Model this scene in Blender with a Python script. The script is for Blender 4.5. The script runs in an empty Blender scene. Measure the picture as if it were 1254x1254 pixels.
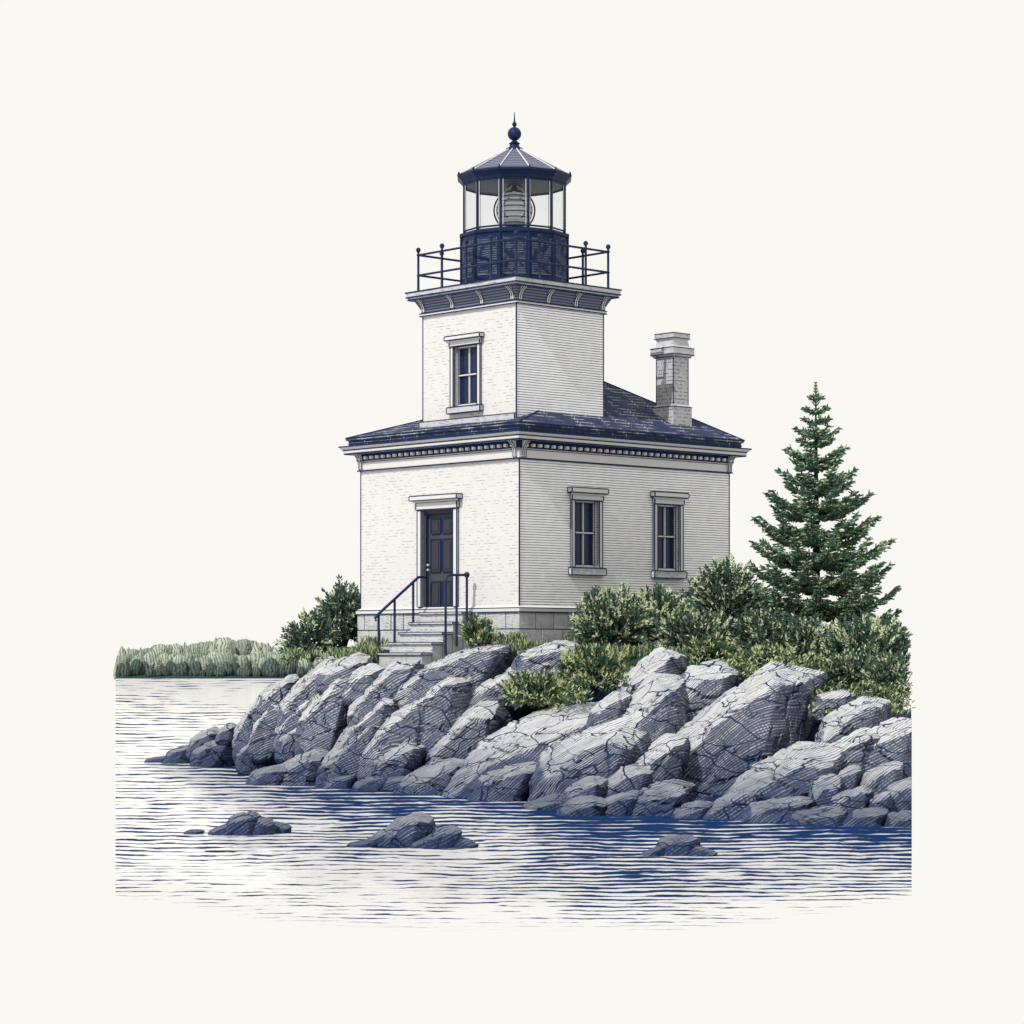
import bpy, math, random
import numpy as np
from mathutils import Vector, noise

scene = bpy.context.scene
COL = scene.collection
R = math.radians
# ------------------------------------------------------------------ survey
F, CX, HZ, HC = 3120.0, 627.0, 800.0, 2.8      # focal length (px), centre, horizon, eye height
def at(px, py, d):
    return Vector(((px-CX)/F*d, d, HC-(py-HZ)/F*d))

cam_d = bpy.data.cameras.new('camera'); cam = bpy.data.objects.new('camera', cam_d); COL.objects.link(cam)
cam.location = (0, 0, HC); cam.rotation_euler = (R(90), 0, 0)
cam_d.sensor_width = 36; cam_d.lens = 36*F/1254; cam_d.shift_y = (HZ-627)/1254
cam_d.clip_start = .5; cam_d.clip_end = 2000
scene.camera = cam

# ------------------------------------------------------------------ light
w = bpy.data.worlds.new('World'); scene.world = w; w.use_nodes = True
bg = w.node_tree.nodes['Background']
bg.inputs[0].default_value = (.956, .938, .896, 1); bg.inputs[1].default_value = 1.0   # bright even overcast
sun_d = bpy.data.lights.new('sun', 'SUN'); sun = bpy.data.objects.new('sun', sun_d); COL.objects.link(sun)
sun_d.energy = 3.6; sun_d.angle = R(.5); sun_d.color = (1, .975, .94)
SD = Vector((-.62, -.74, .98)).normalized()
sun.rotation_euler = SD.to_track_quat('Z', 'Y').to_euler()
scene.view_settings.view_transform = 'Standard'; scene.view_settings.look = 'None'
scene.view_settings.exposure = 0; scene.view_settings.gamma = 1
scene.cycles.max_bounces = 6; scene.cycles.transparent_max_bounces = 16

# ------------------------------------------------------------------ materials
NAVY = (.006, .019, .070); PAPER = (.565, .56, .555)
class NT:
    def __init__(s, name):
        m = bpy.data.materials.new(name); m.use_nodes = True; s.m = m; s.t = m.node_tree
        s.b = s.t.nodes['Principled BSDF']; s.out = s.t.nodes['Material Output']
        s.b.inputs['Roughness'].default_value = .85
        s.b.inputs['Specular IOR Level'].default_value = .08
    def n(s, typ, **kw):
        o = s.t.nodes.new(typ)
        for k, v in kw.items(): setattr(o, k, v)
        return o
    def put(s, sock, v):
        if v is None: return
        if hasattr(v, 'is_output'): s.t.links.new(v, sock)
        elif isinstance(v, tuple) and len(v) == 3 and sock.type == 'RGBA': sock.default_value = (*v, 1)
        else: sock.default_value = v
    def math(s, op, a, b=None, c=None, clamp=False):
        o = s.n('ShaderNodeMath', operation=op, use_clamp=clamp)
        for i, v in enumerate((a, b, c)): s.put(o.inputs[i], v)
        return o.outputs[0]
    def vm(s, op, a, b=None):
        o = s.n('ShaderNodeVectorMath', operation=op)
        s.put(o.inputs[0], a)
        if b is not None: s.put(o.inputs[1], b)
        return o.outputs['Value'] if op in ('DOT_PRODUCT', 'LENGTH') else o.outputs[0]
    def obj(s): return s.n('ShaderNodeTexCoord').outputs['Object']
    def geo(s): return s.n('ShaderNodeNewGeometry').outputs['Position']
    def uv(s): return s.n('ShaderNodeTexCoord').outputs['UV']
    def sep(s, v):
        o = s.n('ShaderNodeSeparateXYZ'); s.put(o.inputs[0], v); return o.outputs
    def comb(s, x, y, z):
        o = s.n('ShaderNodeCombineXYZ')
        for i, v in enumerate((x, y, z)): s.put(o.inputs[i], v)
        return o.outputs[0]
    def noise(s, v, scale=1., detail=2., rough=.5, dist=0.):
        o = s.n('ShaderNodeTexNoise'); s.put(o.inputs['Vector'], v)
        o.inputs['Scale'].default_value = scale; o.inputs['Detail'].default_value = detail
        o.inputs['Roughness'].default_value = rough; o.inputs['Distortion'].default_value = dist
        return o.outputs['Fac']
    def vor(s, v, scale, feature='DISTANCE_TO_EDGE'):
        o = s.n('ShaderNodeTexVoronoi', feature=feature); s.put(o.inputs['Vector'], v)
        o.inputs['Scale'].default_value = scale
        return o.outputs['Distance']
    def step(s, v, a, b):                                    # smooth 0..1 ramp from a to b
        o = s.n('ShaderNodeMapRange', interpolation_type='SMOOTHSTEP'); s.put(o.inputs[0], v)
        s.put(o.inputs[1], a); s.put(o.inputs[2], b)
        return o.outputs[0]
    def mix(s, f, a, b):
        o = s.n('ShaderNodeMix', data_type='RGBA'); s.put(o.inputs[0], f)
        s.put(o.inputs[6], a); s.put(o.inputs[7], b)
        return o.outputs[2]
    def col(s, c): s.put(s.b.inputs['Base Color'], c)
    def bump(s, h, strength=.5, dist=.02):
        o = s.n('ShaderNodeBump'); o.inputs['Strength'].default_value = strength
        o.inputs['Distance'].default_value = dist; s.put(o.inputs['Height'], h)
        s.t.links.new(o.outputs[0], s.b.inputs['Normal']); return o.outputs[0]
    def stripes(s, c, pitch, width, soft=.12):               # 1 on the lines of a set of parallel grooves
        f = s.math('ABSOLUTE', s.math('SUBTRACT', s.math('FRACT', s.math('DIVIDE', c, pitch)), .5))
        lo = s.math('SUBTRACT', width, soft) if hasattr(width, 'is_output') else width-soft
        hi = s.math('ADD', width, soft) if hasattr(width, 'is_output') else width+soft
        o = s.n('ShaderNodeMapRange', interpolation_type='SMOOTHSTEP'); s.put(o.inputs[0], f)
        s.put(o.inputs[1], lo); s.put(o.inputs[2], hi); o.inputs[3].default_value = 1; o.inputs[4].default_value = 0
        return o.outputs[0]

M = {}
def plain(name, c, rough=.8, var=.12, scale=6., spec=.1):
    k = NT(name); p = k.obj()
    f = k.noise(p, scale, 4, .6)
    k.col(k.mix(f, tuple(x*(1-var) for x in c), tuple(min(1, x*(1+var)) for x in c)))
    k.b.inputs['Roughness'].default_value = rough; k.b.inputs['Specular IOR Level'].default_value = spec
    M[name] = k.m; return k
plain('ink', NAVY, .6)
plain('trim_paint', PAPER, .7, .04)
plain('door_paint', (.052, .054, .066), .55)
plain('door_panel_paint', (.036, .038, .048), .55)
plain('brass', (.55, .5, .38), .35)
plain('dark_metal', (.009, .020, .060), .45, .5, 9)
plain('rail_metal', (.012, .022, .06), .5, .3, 9, .15)
plain('lens_glass', (.78, .80, .84), .2, .1, 8, .5)
plain('soil', (.02, .045, .05), .95, .5, 4)

# painted brick of the west faces: short broken joints
k = NT('painted_brick'); p = k.obj(); x, y, z = k.sep(p)
row = k.math('FLOOR', k.math('DIVIDE', z, .066))
dash = k.step(k.noise(k.comb(k.math('MULTIPLY', x, 7.), k.math('MULTIPLY', y, 7.), k.math('MULTIPLY', row, 5.37)), 1, 1.5), .50, .60)
ln = k.math('MULTIPLY', k.stripes(k.math('ADD', z, k.math('MULTIPLY', k.noise(p, 9, 2), .012)), .066, .10, .12), k.math('MULTIPLY', dash, .75))
patch = k.step(k.noise(p, 1.6, 3), .3, .65)
ln = k.math('MULTIPLY', ln, k.math('ADD', .35, k.math('MULTIPLY', patch, .65)))
k.col(k.mix(ln, (.57, .562, .555), (.10, .12, .20)))
k.bump(k.math('SUBTRACT', k.noise(p, 14, 3), k.math('MULTIPLY', ln, .6)), .15, .02); M['painted_brick'] = k.m
# narrow weatherboard-like courses of the south faces: strong continuous joints
k = NT('coursed_boards'); p = k.obj(); x, y, z = k.sep(p)
wob = k.math('MULTIPLY', k.math('SUBTRACT', k.noise(p, 3.5, 3), .5), .014)
wd = k.math('MULTIPLY', k.math('ADD', .45, k.noise(p, 5, 3)), .145)
ln = k.stripes(k.math('ADD', z, wob), .056, wd, .14)
k.col(k.mix(k.math('MULTIPLY', ln, .92), (.88, .878, .875), (.055, .07, .14)))
k.bump(k.math('MULTIPLY', ln, -1.), .3, .02); M['coursed_boards'] = k.m
# lightly hatched trim in stone
k = NT('cut_stone'); p = k.obj()
h = k.vm('DOT_PRODUCT', p, (.6, .5, .8))
ln = k.stripes(k.math('ADD', h, k.math('MULTIPLY', k.noise(p, 4, 3), .12)), .05, .16, .14)
sp = k.step(k.noise(p, 7, 3), .46, .62)
ck = k.math('SUBTRACT', 1., k.step(k.vor(p, 3.), .004, .02))
k.col(k.mix(k.math('MULTIPLY', k.math('MULTIPLY', ln, sp), .7), (.47, .47, .485), (.08, .10, .19)))
k.bump(k.noise(p, 10, 5), .35, .03); M['cut_stone'] = k.m
# slates
k = NT('slate'); p = k.obj(); x, y, z = k.sep(p)
rowc = k.math('DIVIDE', z, .085)
along = k.math('ADD', x, k.math('MULTIPLY', k.math('FLOOR', rowc), .37))
cell = k.noise(k.comb(k.math('FLOOR', k.math('MULTIPLY', along, 3.2)), k.math('FLOOR', rowc), 0.), 3.7, 0)
ln = k.math('MAXIMUM', k.stripes(k.math('ADD', z, k.math('MULTIPLY', k.noise(p, 5, 2), .02)), .085, .10, .08), k.stripes(along, .3125, .03, .03))
hat = k.stripes(k.math('ADD', k.vm('DOT_PRODUCT', p, (.5, .3, 1.4)), k.math('MULTIPLY', k.noise(p, 4, 2), .1)), .045, .22, .15)
pale = k.math('MULTIPLY', ln, k.step(k.noise(p, 2.4, 3), .42, .6))
c = k.mix(cell, (.016, .026, .062), (.055, .066, .115))
c = k.mix(k.math('MULTIPLY', hat, .6), c, (.008, .018, .058))
k.col(k.mix(k.math('MULTIPLY', pale, .75), c, (.42, .43, .46)))
k.bump(k.math('ADD', cell, k.math('MULTIPLY', ln, .5)), .5, .03); M['slate'] = k.m
k = NT('chimney_brick'); p = k.obj(); x, y, z = k.sep(p)
row = k.math('FLOOR', k.math('DIVIDE', z, .085))
brk = k.step(k.noise(k.comb(k.math('MULTIPLY', x, 9.), k.math('MULTIPLY', y, 9.), k.math('MULTIPLY', row, 4.1)), 1, 2), .44, .56)
ln = k.math('MULTIPLY', k.stripes(z, .085, .12, .1), brk)
h2 = k.stripes(k.math('ADD', k.vm('DOT_PRODUCT', p, (.9, -.5, .25)), k.math('MULTIPLY', k.noise(p, 5, 2), .06)), .055, .12, .12)
ln = k.math('MAXIMUM', ln, k.math('MULTIPLY', h2, k.step(k.noise(p, 3, 3), .45, .6)))
k.col(k.mix(k.math('MULTIPLY', ln, .85), (.42, .42, .43), (.05, .065, .13))); k.bump(k.noise(p, 12, 4), .4, .02); M['chimney_brick'] = k.m
# sheet metal of the lantern, seamed
k = NT('seamed_metal'); p = k.obj(); x, y, z = k.sep(p)
ln = k.stripes(k.math('ADD', z, k.math('MULTIPLY', k.noise(p, 4, 2), .02)), .056, .24, .14)
k.col(k.mix(k.math('MULTIPLY', ln, .85), (.17, .18, .225), (.012, .024, .08)))
k.b.inputs['Roughness'].default_value = .5; M['seamed_metal'] = k.m
k = NT('panel_metal'); p = k.obj(); x, y, z = k.sep(p)
ln = k.stripes(k.math('ADD', z, k.math('MULTIPLY', k.noise(p, 6, 2), .03)), .05, .25, .14)
k.col(k.mix(k.math('MAXIMUM', ln, k.step(k.noise(p, 7, 3), .45, .6)), (.09, .10, .14), (.010, .020, .055))); k.b.inputs['Roughness'].default_value = .5; M['panel_metal'] = k.m
# rock: banded, jointed, wet to the tide line, shade painted on sides and foot
def rock_mat(name, pale, wet_shade_top):
    k = NT(name); p = k.geo(); x, y, z = k.sep(p)
    painted_lit = k.n('ShaderNodeAttribute', attribute_name='painted_lit').outputs['Fac']
    warp = k.math('ADD', k.math('MULTIPLY', k.noise(p, .6, 1, .5), .70), k.math('MULTIPLY', k.noise(p, 4.5, 2, .5), .035))
    h = k.math('ADD', k.vm('DOT_PRODUCT', p, (-.50, .40, .76)), warp)
    brk = k.noise(k.comb(k.math('MULTIPLY', x, 2.2), k.math('MULTIPLY', y, 2.2), k.math('MULTIPLY', h, 15.)), 1, 2, .5)
    wd = k.math('ADD', k.math('ADD', k.math('MULTIPLY', brk, .58), .15), k.math('MULTIPLY', painted_lit, -.35))  # denser dark hatch on side faces paints their shade, tops stay bright
    ln = k.stripes(h, .050, wd, .11)
    # a second, crossing hatch that paints shade on the side faces only
    h2 = k.math('ADD', k.vm('DOT_PRODUCT', p, (.75, .55, .36)), k.math('MULTIPLY', k.noise(p, 1.1, 2), .6))
    wd2 = k.math('SUBTRACT', k.math('MULTIPLY', k.noise(p, 2.6, 3, .6), .52), k.math('ADD', .09, k.math('MULTIPLY', painted_lit, .4)))
    ln2 = k.stripes(h2, .070, wd2, .09)
    wv = k.n('ShaderNodeTexNoise'); k.put(wv.inputs['Vector'], p); wv.inputs['Scale'].default_value = 1.3; wv.inputs['Detail'].default_value = 3
    sc = k.n('ShaderNodeVectorMath', operation='SCALE'); k.put(sc.inputs[0], wv.outputs['Color']); sc.inputs['Scale'].default_value = .5
    q = k.vm('ADD', p, sc.outputs[0])
    mp = k.n('ShaderNodeMapping'); k.put(mp.inputs[0], q); mp.inputs['Rotation'].default_value = (R(20), R(-33), R(15)); mp.inputs['Scale'].default_value = (.75, 1.0, 2.0)
    ck = k.math('SUBTRACT', 1., k.step(k.vor(mp.outputs[0], 1.1), .006, .022))
    ck2 = k.math('MULTIPLY', k.math('SUBTRACT', 1., k.step(k.vor(mp.outputs[0], 2.6), .005, .026)), k.step(k.noise(p, 1.3, 2), .46, .60))
    pit = k.step(k.noise(p, 15, 2, .5), k.math('ADD', .55, k.math('MULTIPLY', painted_lit, .145)), .73)
    dark = k.math('MAXIMUM', k.math('MAXIMUM', k.math('MULTIPLY', k.math('MAXIMUM', ln, ln2), .84), ck), k.math('MAXIMUM', ck2, pit))
    wet = k.step(k.math('ADD', z, k.math('MULTIPLY', k.math('SUBTRACT', k.noise(p, 2.2, 4), .5), 1.0)), wet_shade_top, .0)  # wet band, carried higher to paint shade on the rock foot
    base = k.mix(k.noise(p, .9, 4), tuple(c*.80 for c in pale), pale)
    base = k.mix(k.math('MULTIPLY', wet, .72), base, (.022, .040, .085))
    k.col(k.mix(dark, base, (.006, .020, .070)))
    k.b.inputs['Roughness'].default_value = .8
    hh = k.math('SUBTRACT', k.math('MULTIPLY', k.noise(p, 5, 6, .6), .7), k.math('ADD', ck, k.math('MULTIPLY', ln, .30)))
    k.bump(hh, .7, .04); M[name] = k.m
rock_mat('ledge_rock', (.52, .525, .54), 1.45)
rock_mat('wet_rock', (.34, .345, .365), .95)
rock_mat('gap_shade_rock', (.07, .08, .11), 1.6)  # dark copy of the rock, painting the shade in gaps between boulders
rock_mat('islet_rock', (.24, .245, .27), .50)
# leaves: each leaf carries its own tint
def leaf_mat(name, dark, pale, rough=.8):
    k = NT(name); a = k.n('ShaderNodeAttribute', attribute_name='tint').outputs['Fac']
    k.col(k.mix(a, dark, pale)); k.b.inputs['Roughness'].default_value = rough; k.b.inputs['Specular IOR Level'].default_value = .03
    M[name] = k.m
leaf_mat('spruce_needles', (.032, .092, .060), (.48, .54, .36))
leaf_mat('shrub_leaves', (.011, .043, .034), (.48, .54, .34))
leaf_mat('cover_leaves', (.014, .050, .030), (.42, .47, .25))
plain('bark', (.022, .040, .034), .9, .4, 12)
k = NT('ground_turf'); p = k.geo(); z = k.sep(p)[2]
g = k.mix(k.noise(p, 6, 4), (.007, .026, .022), (.03, .055, .03))
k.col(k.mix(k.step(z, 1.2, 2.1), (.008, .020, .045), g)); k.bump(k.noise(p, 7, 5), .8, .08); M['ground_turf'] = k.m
def crown_mat(name, pale, dark):
    k = NT(name); p = k.geo(); x, y, z = k.sep(p)
    c = k.math('ADD', k.math('ADD', x, k.math('MULTIPLY', y, .25)), k.math('MULTIPLY', k.noise(p, .5, 2), 1.3))
    wd = k.math('MULTIPLY', k.math('ADD', .10, k.noise(p, 1.5, 3)), .27)
    rv = k.n('ShaderNodeObjectInfo').outputs['Random']
    ln = k.stripes(c, .33, wd, .12)
    pc = k.mix(rv, tuple(q*.62 for q in pale), tuple(q*1.12 for q in pale))
    k.col(k.mix(ln, pc, dark)); k.bump(k.noise(p, 2.5, 4), .8, .4); M[name] = k.m
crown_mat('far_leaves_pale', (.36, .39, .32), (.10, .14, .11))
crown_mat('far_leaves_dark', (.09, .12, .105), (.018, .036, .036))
# glass
k = NT('window_glass'); p = k.obj()
k.col(k.mix(k.noise(p, 8, 3, .5, 1.), (.004, .011, .045), (.014, .026, .07))); k.b.inputs['Roughness'].default_value = .25
k.b.inputs['Specular IOR Level'].default_value = .25; M['window_glass'] = k.m
k = NT('lantern_glass'); tr = k.n('ShaderNodeBsdfTransparent'); gl = k.n('ShaderNodeBsdfGlossy'); mx = k.n('ShaderNodeMixShader')
tr.inputs[0].default_value = (.93, .94, .95, 1); gl.inputs['Roughness'].default_value = .05; mx.inputs[0].default_value = .03
k.t.links.new(tr.outputs[0], mx.inputs[1]); k.t.links.new(gl.outputs[0], mx.inputs[2]); k.t.links.new(mx.outputs[0], k.out.inputs[0]); M['lantern_glass'] = k.m
# water: part mirror, part painted white sky sheen, cut by painted dark ripple strokes, dissolving at its near rim
k = NT('lake_water'); uv = k.uv(); u, v, _ = k.sep(uv)
def wn(us, vs, seed, det=2., rough=.5):
    return k.noise(k.comb(k.math('MULTIPLY', u, us), k.math('MULTIPLY', v, vs), seed), 1, det, rough)
rim = k.n('ShaderNodeAttribute', attribute_name='rim').outputs['Fac']
shore_reflection = k.n('ShaderNodeAttribute', attribute_name='shore_reflection').outputs['Fac']
cc = k.math('ADD', v, k.math('ADD', k.math('MULTIPLY', wn(.006, .030, 0.), 9.), k.math('MULTIPLY', wn(.034, .12, 4., 3.), 2.2)))
big = wn(.0035, .022, 7., 3.); loc = wn(.017, .32, 2., 3., .62)
wd = k.math('ADD', k.math('MULTIPLY', k.math('SUBTRACT', loc, .5), 1.25), k.math('MULTIPLY', k.math('SUBTRACT', big, .5), .7))
wd = k.math('ADD', k.math('ADD', wd, .075), k.math('MULTIPLY', shore_reflection, .30))  # strokes thicken by the shore to paint the dark reflection of the rocks
wd = k.math('SUBTRACT', wd, k.math('MULTIPLY', rim, .04))
mask = k.stripes(cc, 3.9, wd, .11)
gls = k.n('ShaderNodeBsdfGlossy'); gls.inputs[0].default_value = (.97, .97, .97, 1); gls.inputs['Roughness'].default_value = .06
df = k.n('ShaderNodeBsdfDiffuse'); df.inputs[0].default_value = (.009, .026, .088, 1)
dw = k.n('ShaderNodeBsdfDiffuse'); dw.inputs[0].default_value = (.675, .67, .66, 1)  # white body colour standing in for reflected sky
wm = k.n('ShaderNodeMixShader'); wm.inputs[0].default_value = .62
bp = k.n('ShaderNodeBump'); bp.inputs['Strength'].default_value = .3; bp.inputs['Distance'].default_value = .05; k.put(bp.inputs['Height'], loc)
k.t.links.new(bp.outputs[0], gls.inputs['Normal']); k.t.links.new(gls.outputs[0], wm.inputs[1]); k.t.links.new(dw.outputs[0], wm.inputs[2])
gls = wm; n2 = loc
tr = k.n('ShaderNodeBsdfTransparent')
m1 = k.n('ShaderNodeMixShader'); k.put(m1.inputs[0], mask); k.t.links.new(gls.outputs[0], m1.inputs[1]); k.t.links.new(df.outputs[0], m1.inputs[2])
gone = k.math('MAXIMUM', k.math('MULTIPLY', k.math('SUBTRACT', 1., mask), k.step(rim, .0, .55)), k.step(k.math('ADD', rim, k.math('MULTIPLY', n2, .9)), 1.2, 1.35))
m2 = k.n('ShaderNodeMixShader'); k.put(m2.inputs[0], gone); k.t.links.new(m1.outputs[0], m2.inputs[1]); k.t.links.new(tr.outputs[0], m2.inputs[2])
k.t.links.new(m2.outputs[0], k.out.inputs[0]); M['lake_water'] = k.m

# ------------------------------------------------------------------ object helpers
def tag(o, label=None, cat=None, group=None, kind=None):
    if label: o['label'] = label
    if cat: o['category'] = cat
    if group: o['group'] = group
    if kind: o['kind'] = kind
    return o
def empty(name, loc, label=None, cat=None, group=None):
    o = bpy.data.objects.new(name, None); COL.objects.link(o); o.location = loc; o.empty_display_size = .3
    return tag(o, label, cat, group)
def origin(o):
    p = Vector((0, 0, 0))
    while o is not None: p += Vector(o.location); o = o.parent
    return p
class MB:
    def __init__(s): s.v = []; s.f = []; s.mi = []; s.t = []
    def add(s, vs, fs, mi=0, tint=0.):
        b = len(s.v); s.v += [tuple(p) for p in vs]
        for f in fs: s.f.append(tuple(i+b for i in f)); s.mi.append(mi); s.t.append(tint)
    def hexa(s, c, mi=0, tint=0.):                       # 8 corners: bottom 4, top 4
        s.add(c, [(3, 2, 1, 0), (4, 5, 6, 7), (0, 1, 5, 4), (1, 2, 6, 5), (2, 3, 7, 6), (3, 0, 4, 7)], mi, tint)
    def tube(s, pts, r, n=6, mi=0, tint=0., cap=True):
        pts = [Vector(p) for p in pts]; rs = r if isinstance(r, (list, tuple)) else [r]*len(pts)
        vs = []; fs = []
        for i, p in enumerate(pts):
            t = (pts[min(i+1, len(pts)-1)]-pts[max(i-1, 0)]).normalized()
            a = t.cross(Vector((0, 0, 1)))
            if a.length < .05: a = t.cross(Vector((0, 1, 0)))
            a.normalize(); b = a.cross(t)
            for j in range(n):
                an = 2*math.pi*(j+.5)/n; vs.append(p+(a*math.cos(an)+b*math.sin(an))*rs[i])
        for i in range(len(pts)-1):
            for j in range(n): fs.append((i*n+j, i*n+(j+1) % n, (i+1)*n+(j+1) % n, (i+1)*n+j))
        if cap: fs.append(tuple(range(n))[::-1]); fs.append(tuple((len(pts)-1)*n+j for j in range(n)))
        s.add(vs, fs, mi, tint)
    def lathe(s, c, prof, n, a0=0., mi=0, cap=False):    # prof: (radius, z)
        vs = [(c[0]+r*math.cos(a0+2*math.pi*j/n), c[1]+r*math.sin(a0+2*math.pi*j/n), z) for r, z in prof for j in range(n)]
        fs = [(i*n+j, i*n+(j+1) % n, (i+1)*n+(j+1) % n, (i+1)*n+j) for i in range(len(prof)-1) for j in range(n)]
        if cap: fs.append(tuple((len(prof)-1)*n+j for j in range(n))); fs.append(tuple(range(n))[::-1])
        s.add(vs, fs, mi)
    def build(s, name, mats, parent=None, loc=None, smooth=None, tint=False):
        o3 = origin(parent) if parent else Vector(loc or (0, 0, 0))
        me = bpy.data.meshes.new(name)
        va = np.array(s.v, dtype=np.float64)-np.array(o3)
        me.from_pydata(va.tolist(), [], s.f)
        for m in (mats if isinstance(mats, (list, tuple)) else [mats]): me.materials.append(M[m])
        me.polygons.foreach_set('material_index', s.mi)
        if tint:
            at_ = me.attributes.new('tint', 'FLOAT', 'FACE'); at_.data.foreach_set('value', s.t)
        if smooth is not None:
            me.polygons.foreach_set('use_smooth', [True]*len(me.polygons)); me.set_sharp_from_angle(angle=R(smooth))
        me.update()
        o = bpy.data.objects.new(name, me); COL.objects.link(o)
        if parent: o.parent = parent
        else: o.location = o3
        return o

# ------------------------------------------------------------------ lighthouse frame
C0 = Vector(((636-CX)/F*55, 55, 0))
AU = Vector((math.sin(R(47.2)), math.cos(R(47.2)), 0)); AV = Vector((-AU.y, AU.x, 0))
def H(u, v, z): return C0+AU*u+AV*v+Vector((0, 0, z))
def depth(u, v): return (C0+AU*u+AV*v).y
def u_px(px, v=0.):                                     # along the right-hand wall
    t = (px-CX)/F; b = C0+AV*v
    return (b.y*t-b.x)/(AU.x-AU.y*t)
def v_px(px, u=0.):                                     # along the left-hand wall
    t = (px-CX)/F; b = C0+AU*u
    return (b.y*t-b.x)/(AV.x-AV.y*t)
def z_px(py, d): return HC+(HZ-py)/F*d
def hbox(mb, u0, u1, v0, v1, z0, z1, mi=0, edge=0., emi=1):
    c = [H(u0, v0, z0), H(u1, v0, z0), H(u1, v1, z0), H(u0, v1, z0), H(u0, v0, z1), H(u1, v0, z1), H(u1, v1, z1), H(u0, v1, z1)]
    mb.hexa(c, mi)
    if edge:
        e = edge
        for a, b in ((u0, v0), (u1, v0), (u1, v1), (u0, v1)): hbox(mb, a-e, a+e, b-e, b+e, z0+e, z1-e, emi)
        for zz in (z0, z1):
            for b in (v0, v1): hbox(mb, u0+e, u1-e, b-e, b+e, zz-e, zz+e, emi)
            for a in (u0, u1): hbox(mb, a-e, a+e, v0+e, v1-e, zz-e, zz+e, emi)
def ring(mb, rect, prof, mi=0):                         # mitred moulding round a rectangle; prof: (offset, z)
    u0, u1, v0, v1 = rect; vs = []; fs = []
    for o, z in prof: vs += [H(u0-o, v0-o, z), H(u1+o, v0-o, z), H(u1+o, v1+o, z), H(u0-o, v1+o, z)]
    for i in range(len(prof)-1):
        for j in range(4): fs.append((i*4+j, i*4+(j+1) % 4, i*4+4+(j+1) % 4, i*4+4+j))
    mb.add(vs, fs, mi)
def ringline(mb, rect, o, z, e=.011, mi=1):
    ring(mb, rect, [(o-e, z-e), (o+e, z-e), (o+e, z+e), (o-e, z+e), (o-e, z-e)], mi)
def lid(mb, rect, o, z, mi=0):
    u0, u1, v0, v1 = rect
    mb.add([H(u0-o, v0-o, z), H(u1+o, v0-o, z), H(u1+o, v1+o, z), H(u0-o, v1+o, z)], [(0, 1, 2, 3)], mi)
def wall(mb, side, a0, a1, z0, z1, at_, holes, deep=.13, mi=0):
    # side 'u': face along u at v=at_ (faces the right); side 'v': face along v at u=at_ (faces the left)
    P = (lambda a, z, i: H(a, at_+i, z)) if side == 'u' else (lambda a, z, i: H(at_+i, a, z))
    xs = sorted({a0, a1, *[h[0] for h in holes], *[h[1] for h in holes]}); zs = sorted({z0, z1, *[h[2] for h in holes], *[h[3] for h in holes]})
    for i in range(len(xs)-1):
        for j in range(len(zs)-1):
            xm, zm = (xs[i]+xs[i+1])/2, (zs[j]+zs[j+1])/2
            if any(h[0] < xm < h[1] and h[2] < zm < h[3] for h in holes): continue
            mb.add([P(xs[i], zs[j], 0), P(xs[i+1], zs[j], 0), P(xs[i+1], zs[j+1], 0), P(xs[i], zs[j+1], 0)], [(0, 1, 2, 3)], mi)
    for a, b, c, d in holes:
        for q in (((a, c), (a, d)), ((b, c), (b, d)), ((a, c), (b, c)), ((a, d), (b, d))):
            (p1, q1), (p2, q2) = q
            mb.add([P(p1, q1, 0), P(p2, q2, 0), P(p2, q2, deep), P(p1, q1, deep)], [(0, 1, 2, 3)], mi)

LU, LV = u_px(893), v_px(442)
HOUSE = (0, LU, 0, LV)
TU0, TV0 = .30, .42
T_u1 = u_px(739, TV0); T_v1 = v_px(518, TU0)
TOWER = (TU0, T_u1, TV0, T_v1)
Z_FND, Z_FRZ, Z_EAVE = z_px(748, 55), z_px(561, 55), z_px(516, 54.8)
lh = empty('lighthouse', H(LU/2, LV/2, 2.6), 'square white lighthouse keeper house with stone base, corner tower and dark lantern, on the rocks', 'lighthouse')

# openings -----------------------------------------------------------
def wrect(px0, px1, py0, py1, v=0.):
    a, b = u_px(px0, v), u_px(px1, v); d = depth((a+b)/2, v); return (a, b, z_px(py1, d), z_px(py0, d))
def vrect(px0, px1, py0, py1, u=0.):
    a, b = v_px(px1, u), v_px(px0, u); d = depth(u, (a+b)/2); return (a, b, z_px(py1, d), z_px(py0, d))
W1 = wrect(702.5, 732, 613, 695); W2 = wrect(803.5, 831, 618, 699)
DOOR = vrect(518, 557, 624, 748); DOOR = (DOOR[0], DOOR[1], Z_FND+.004, DOOR[3])
W3 = vrect(557, 586, 423, 497, TU0)

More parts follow.
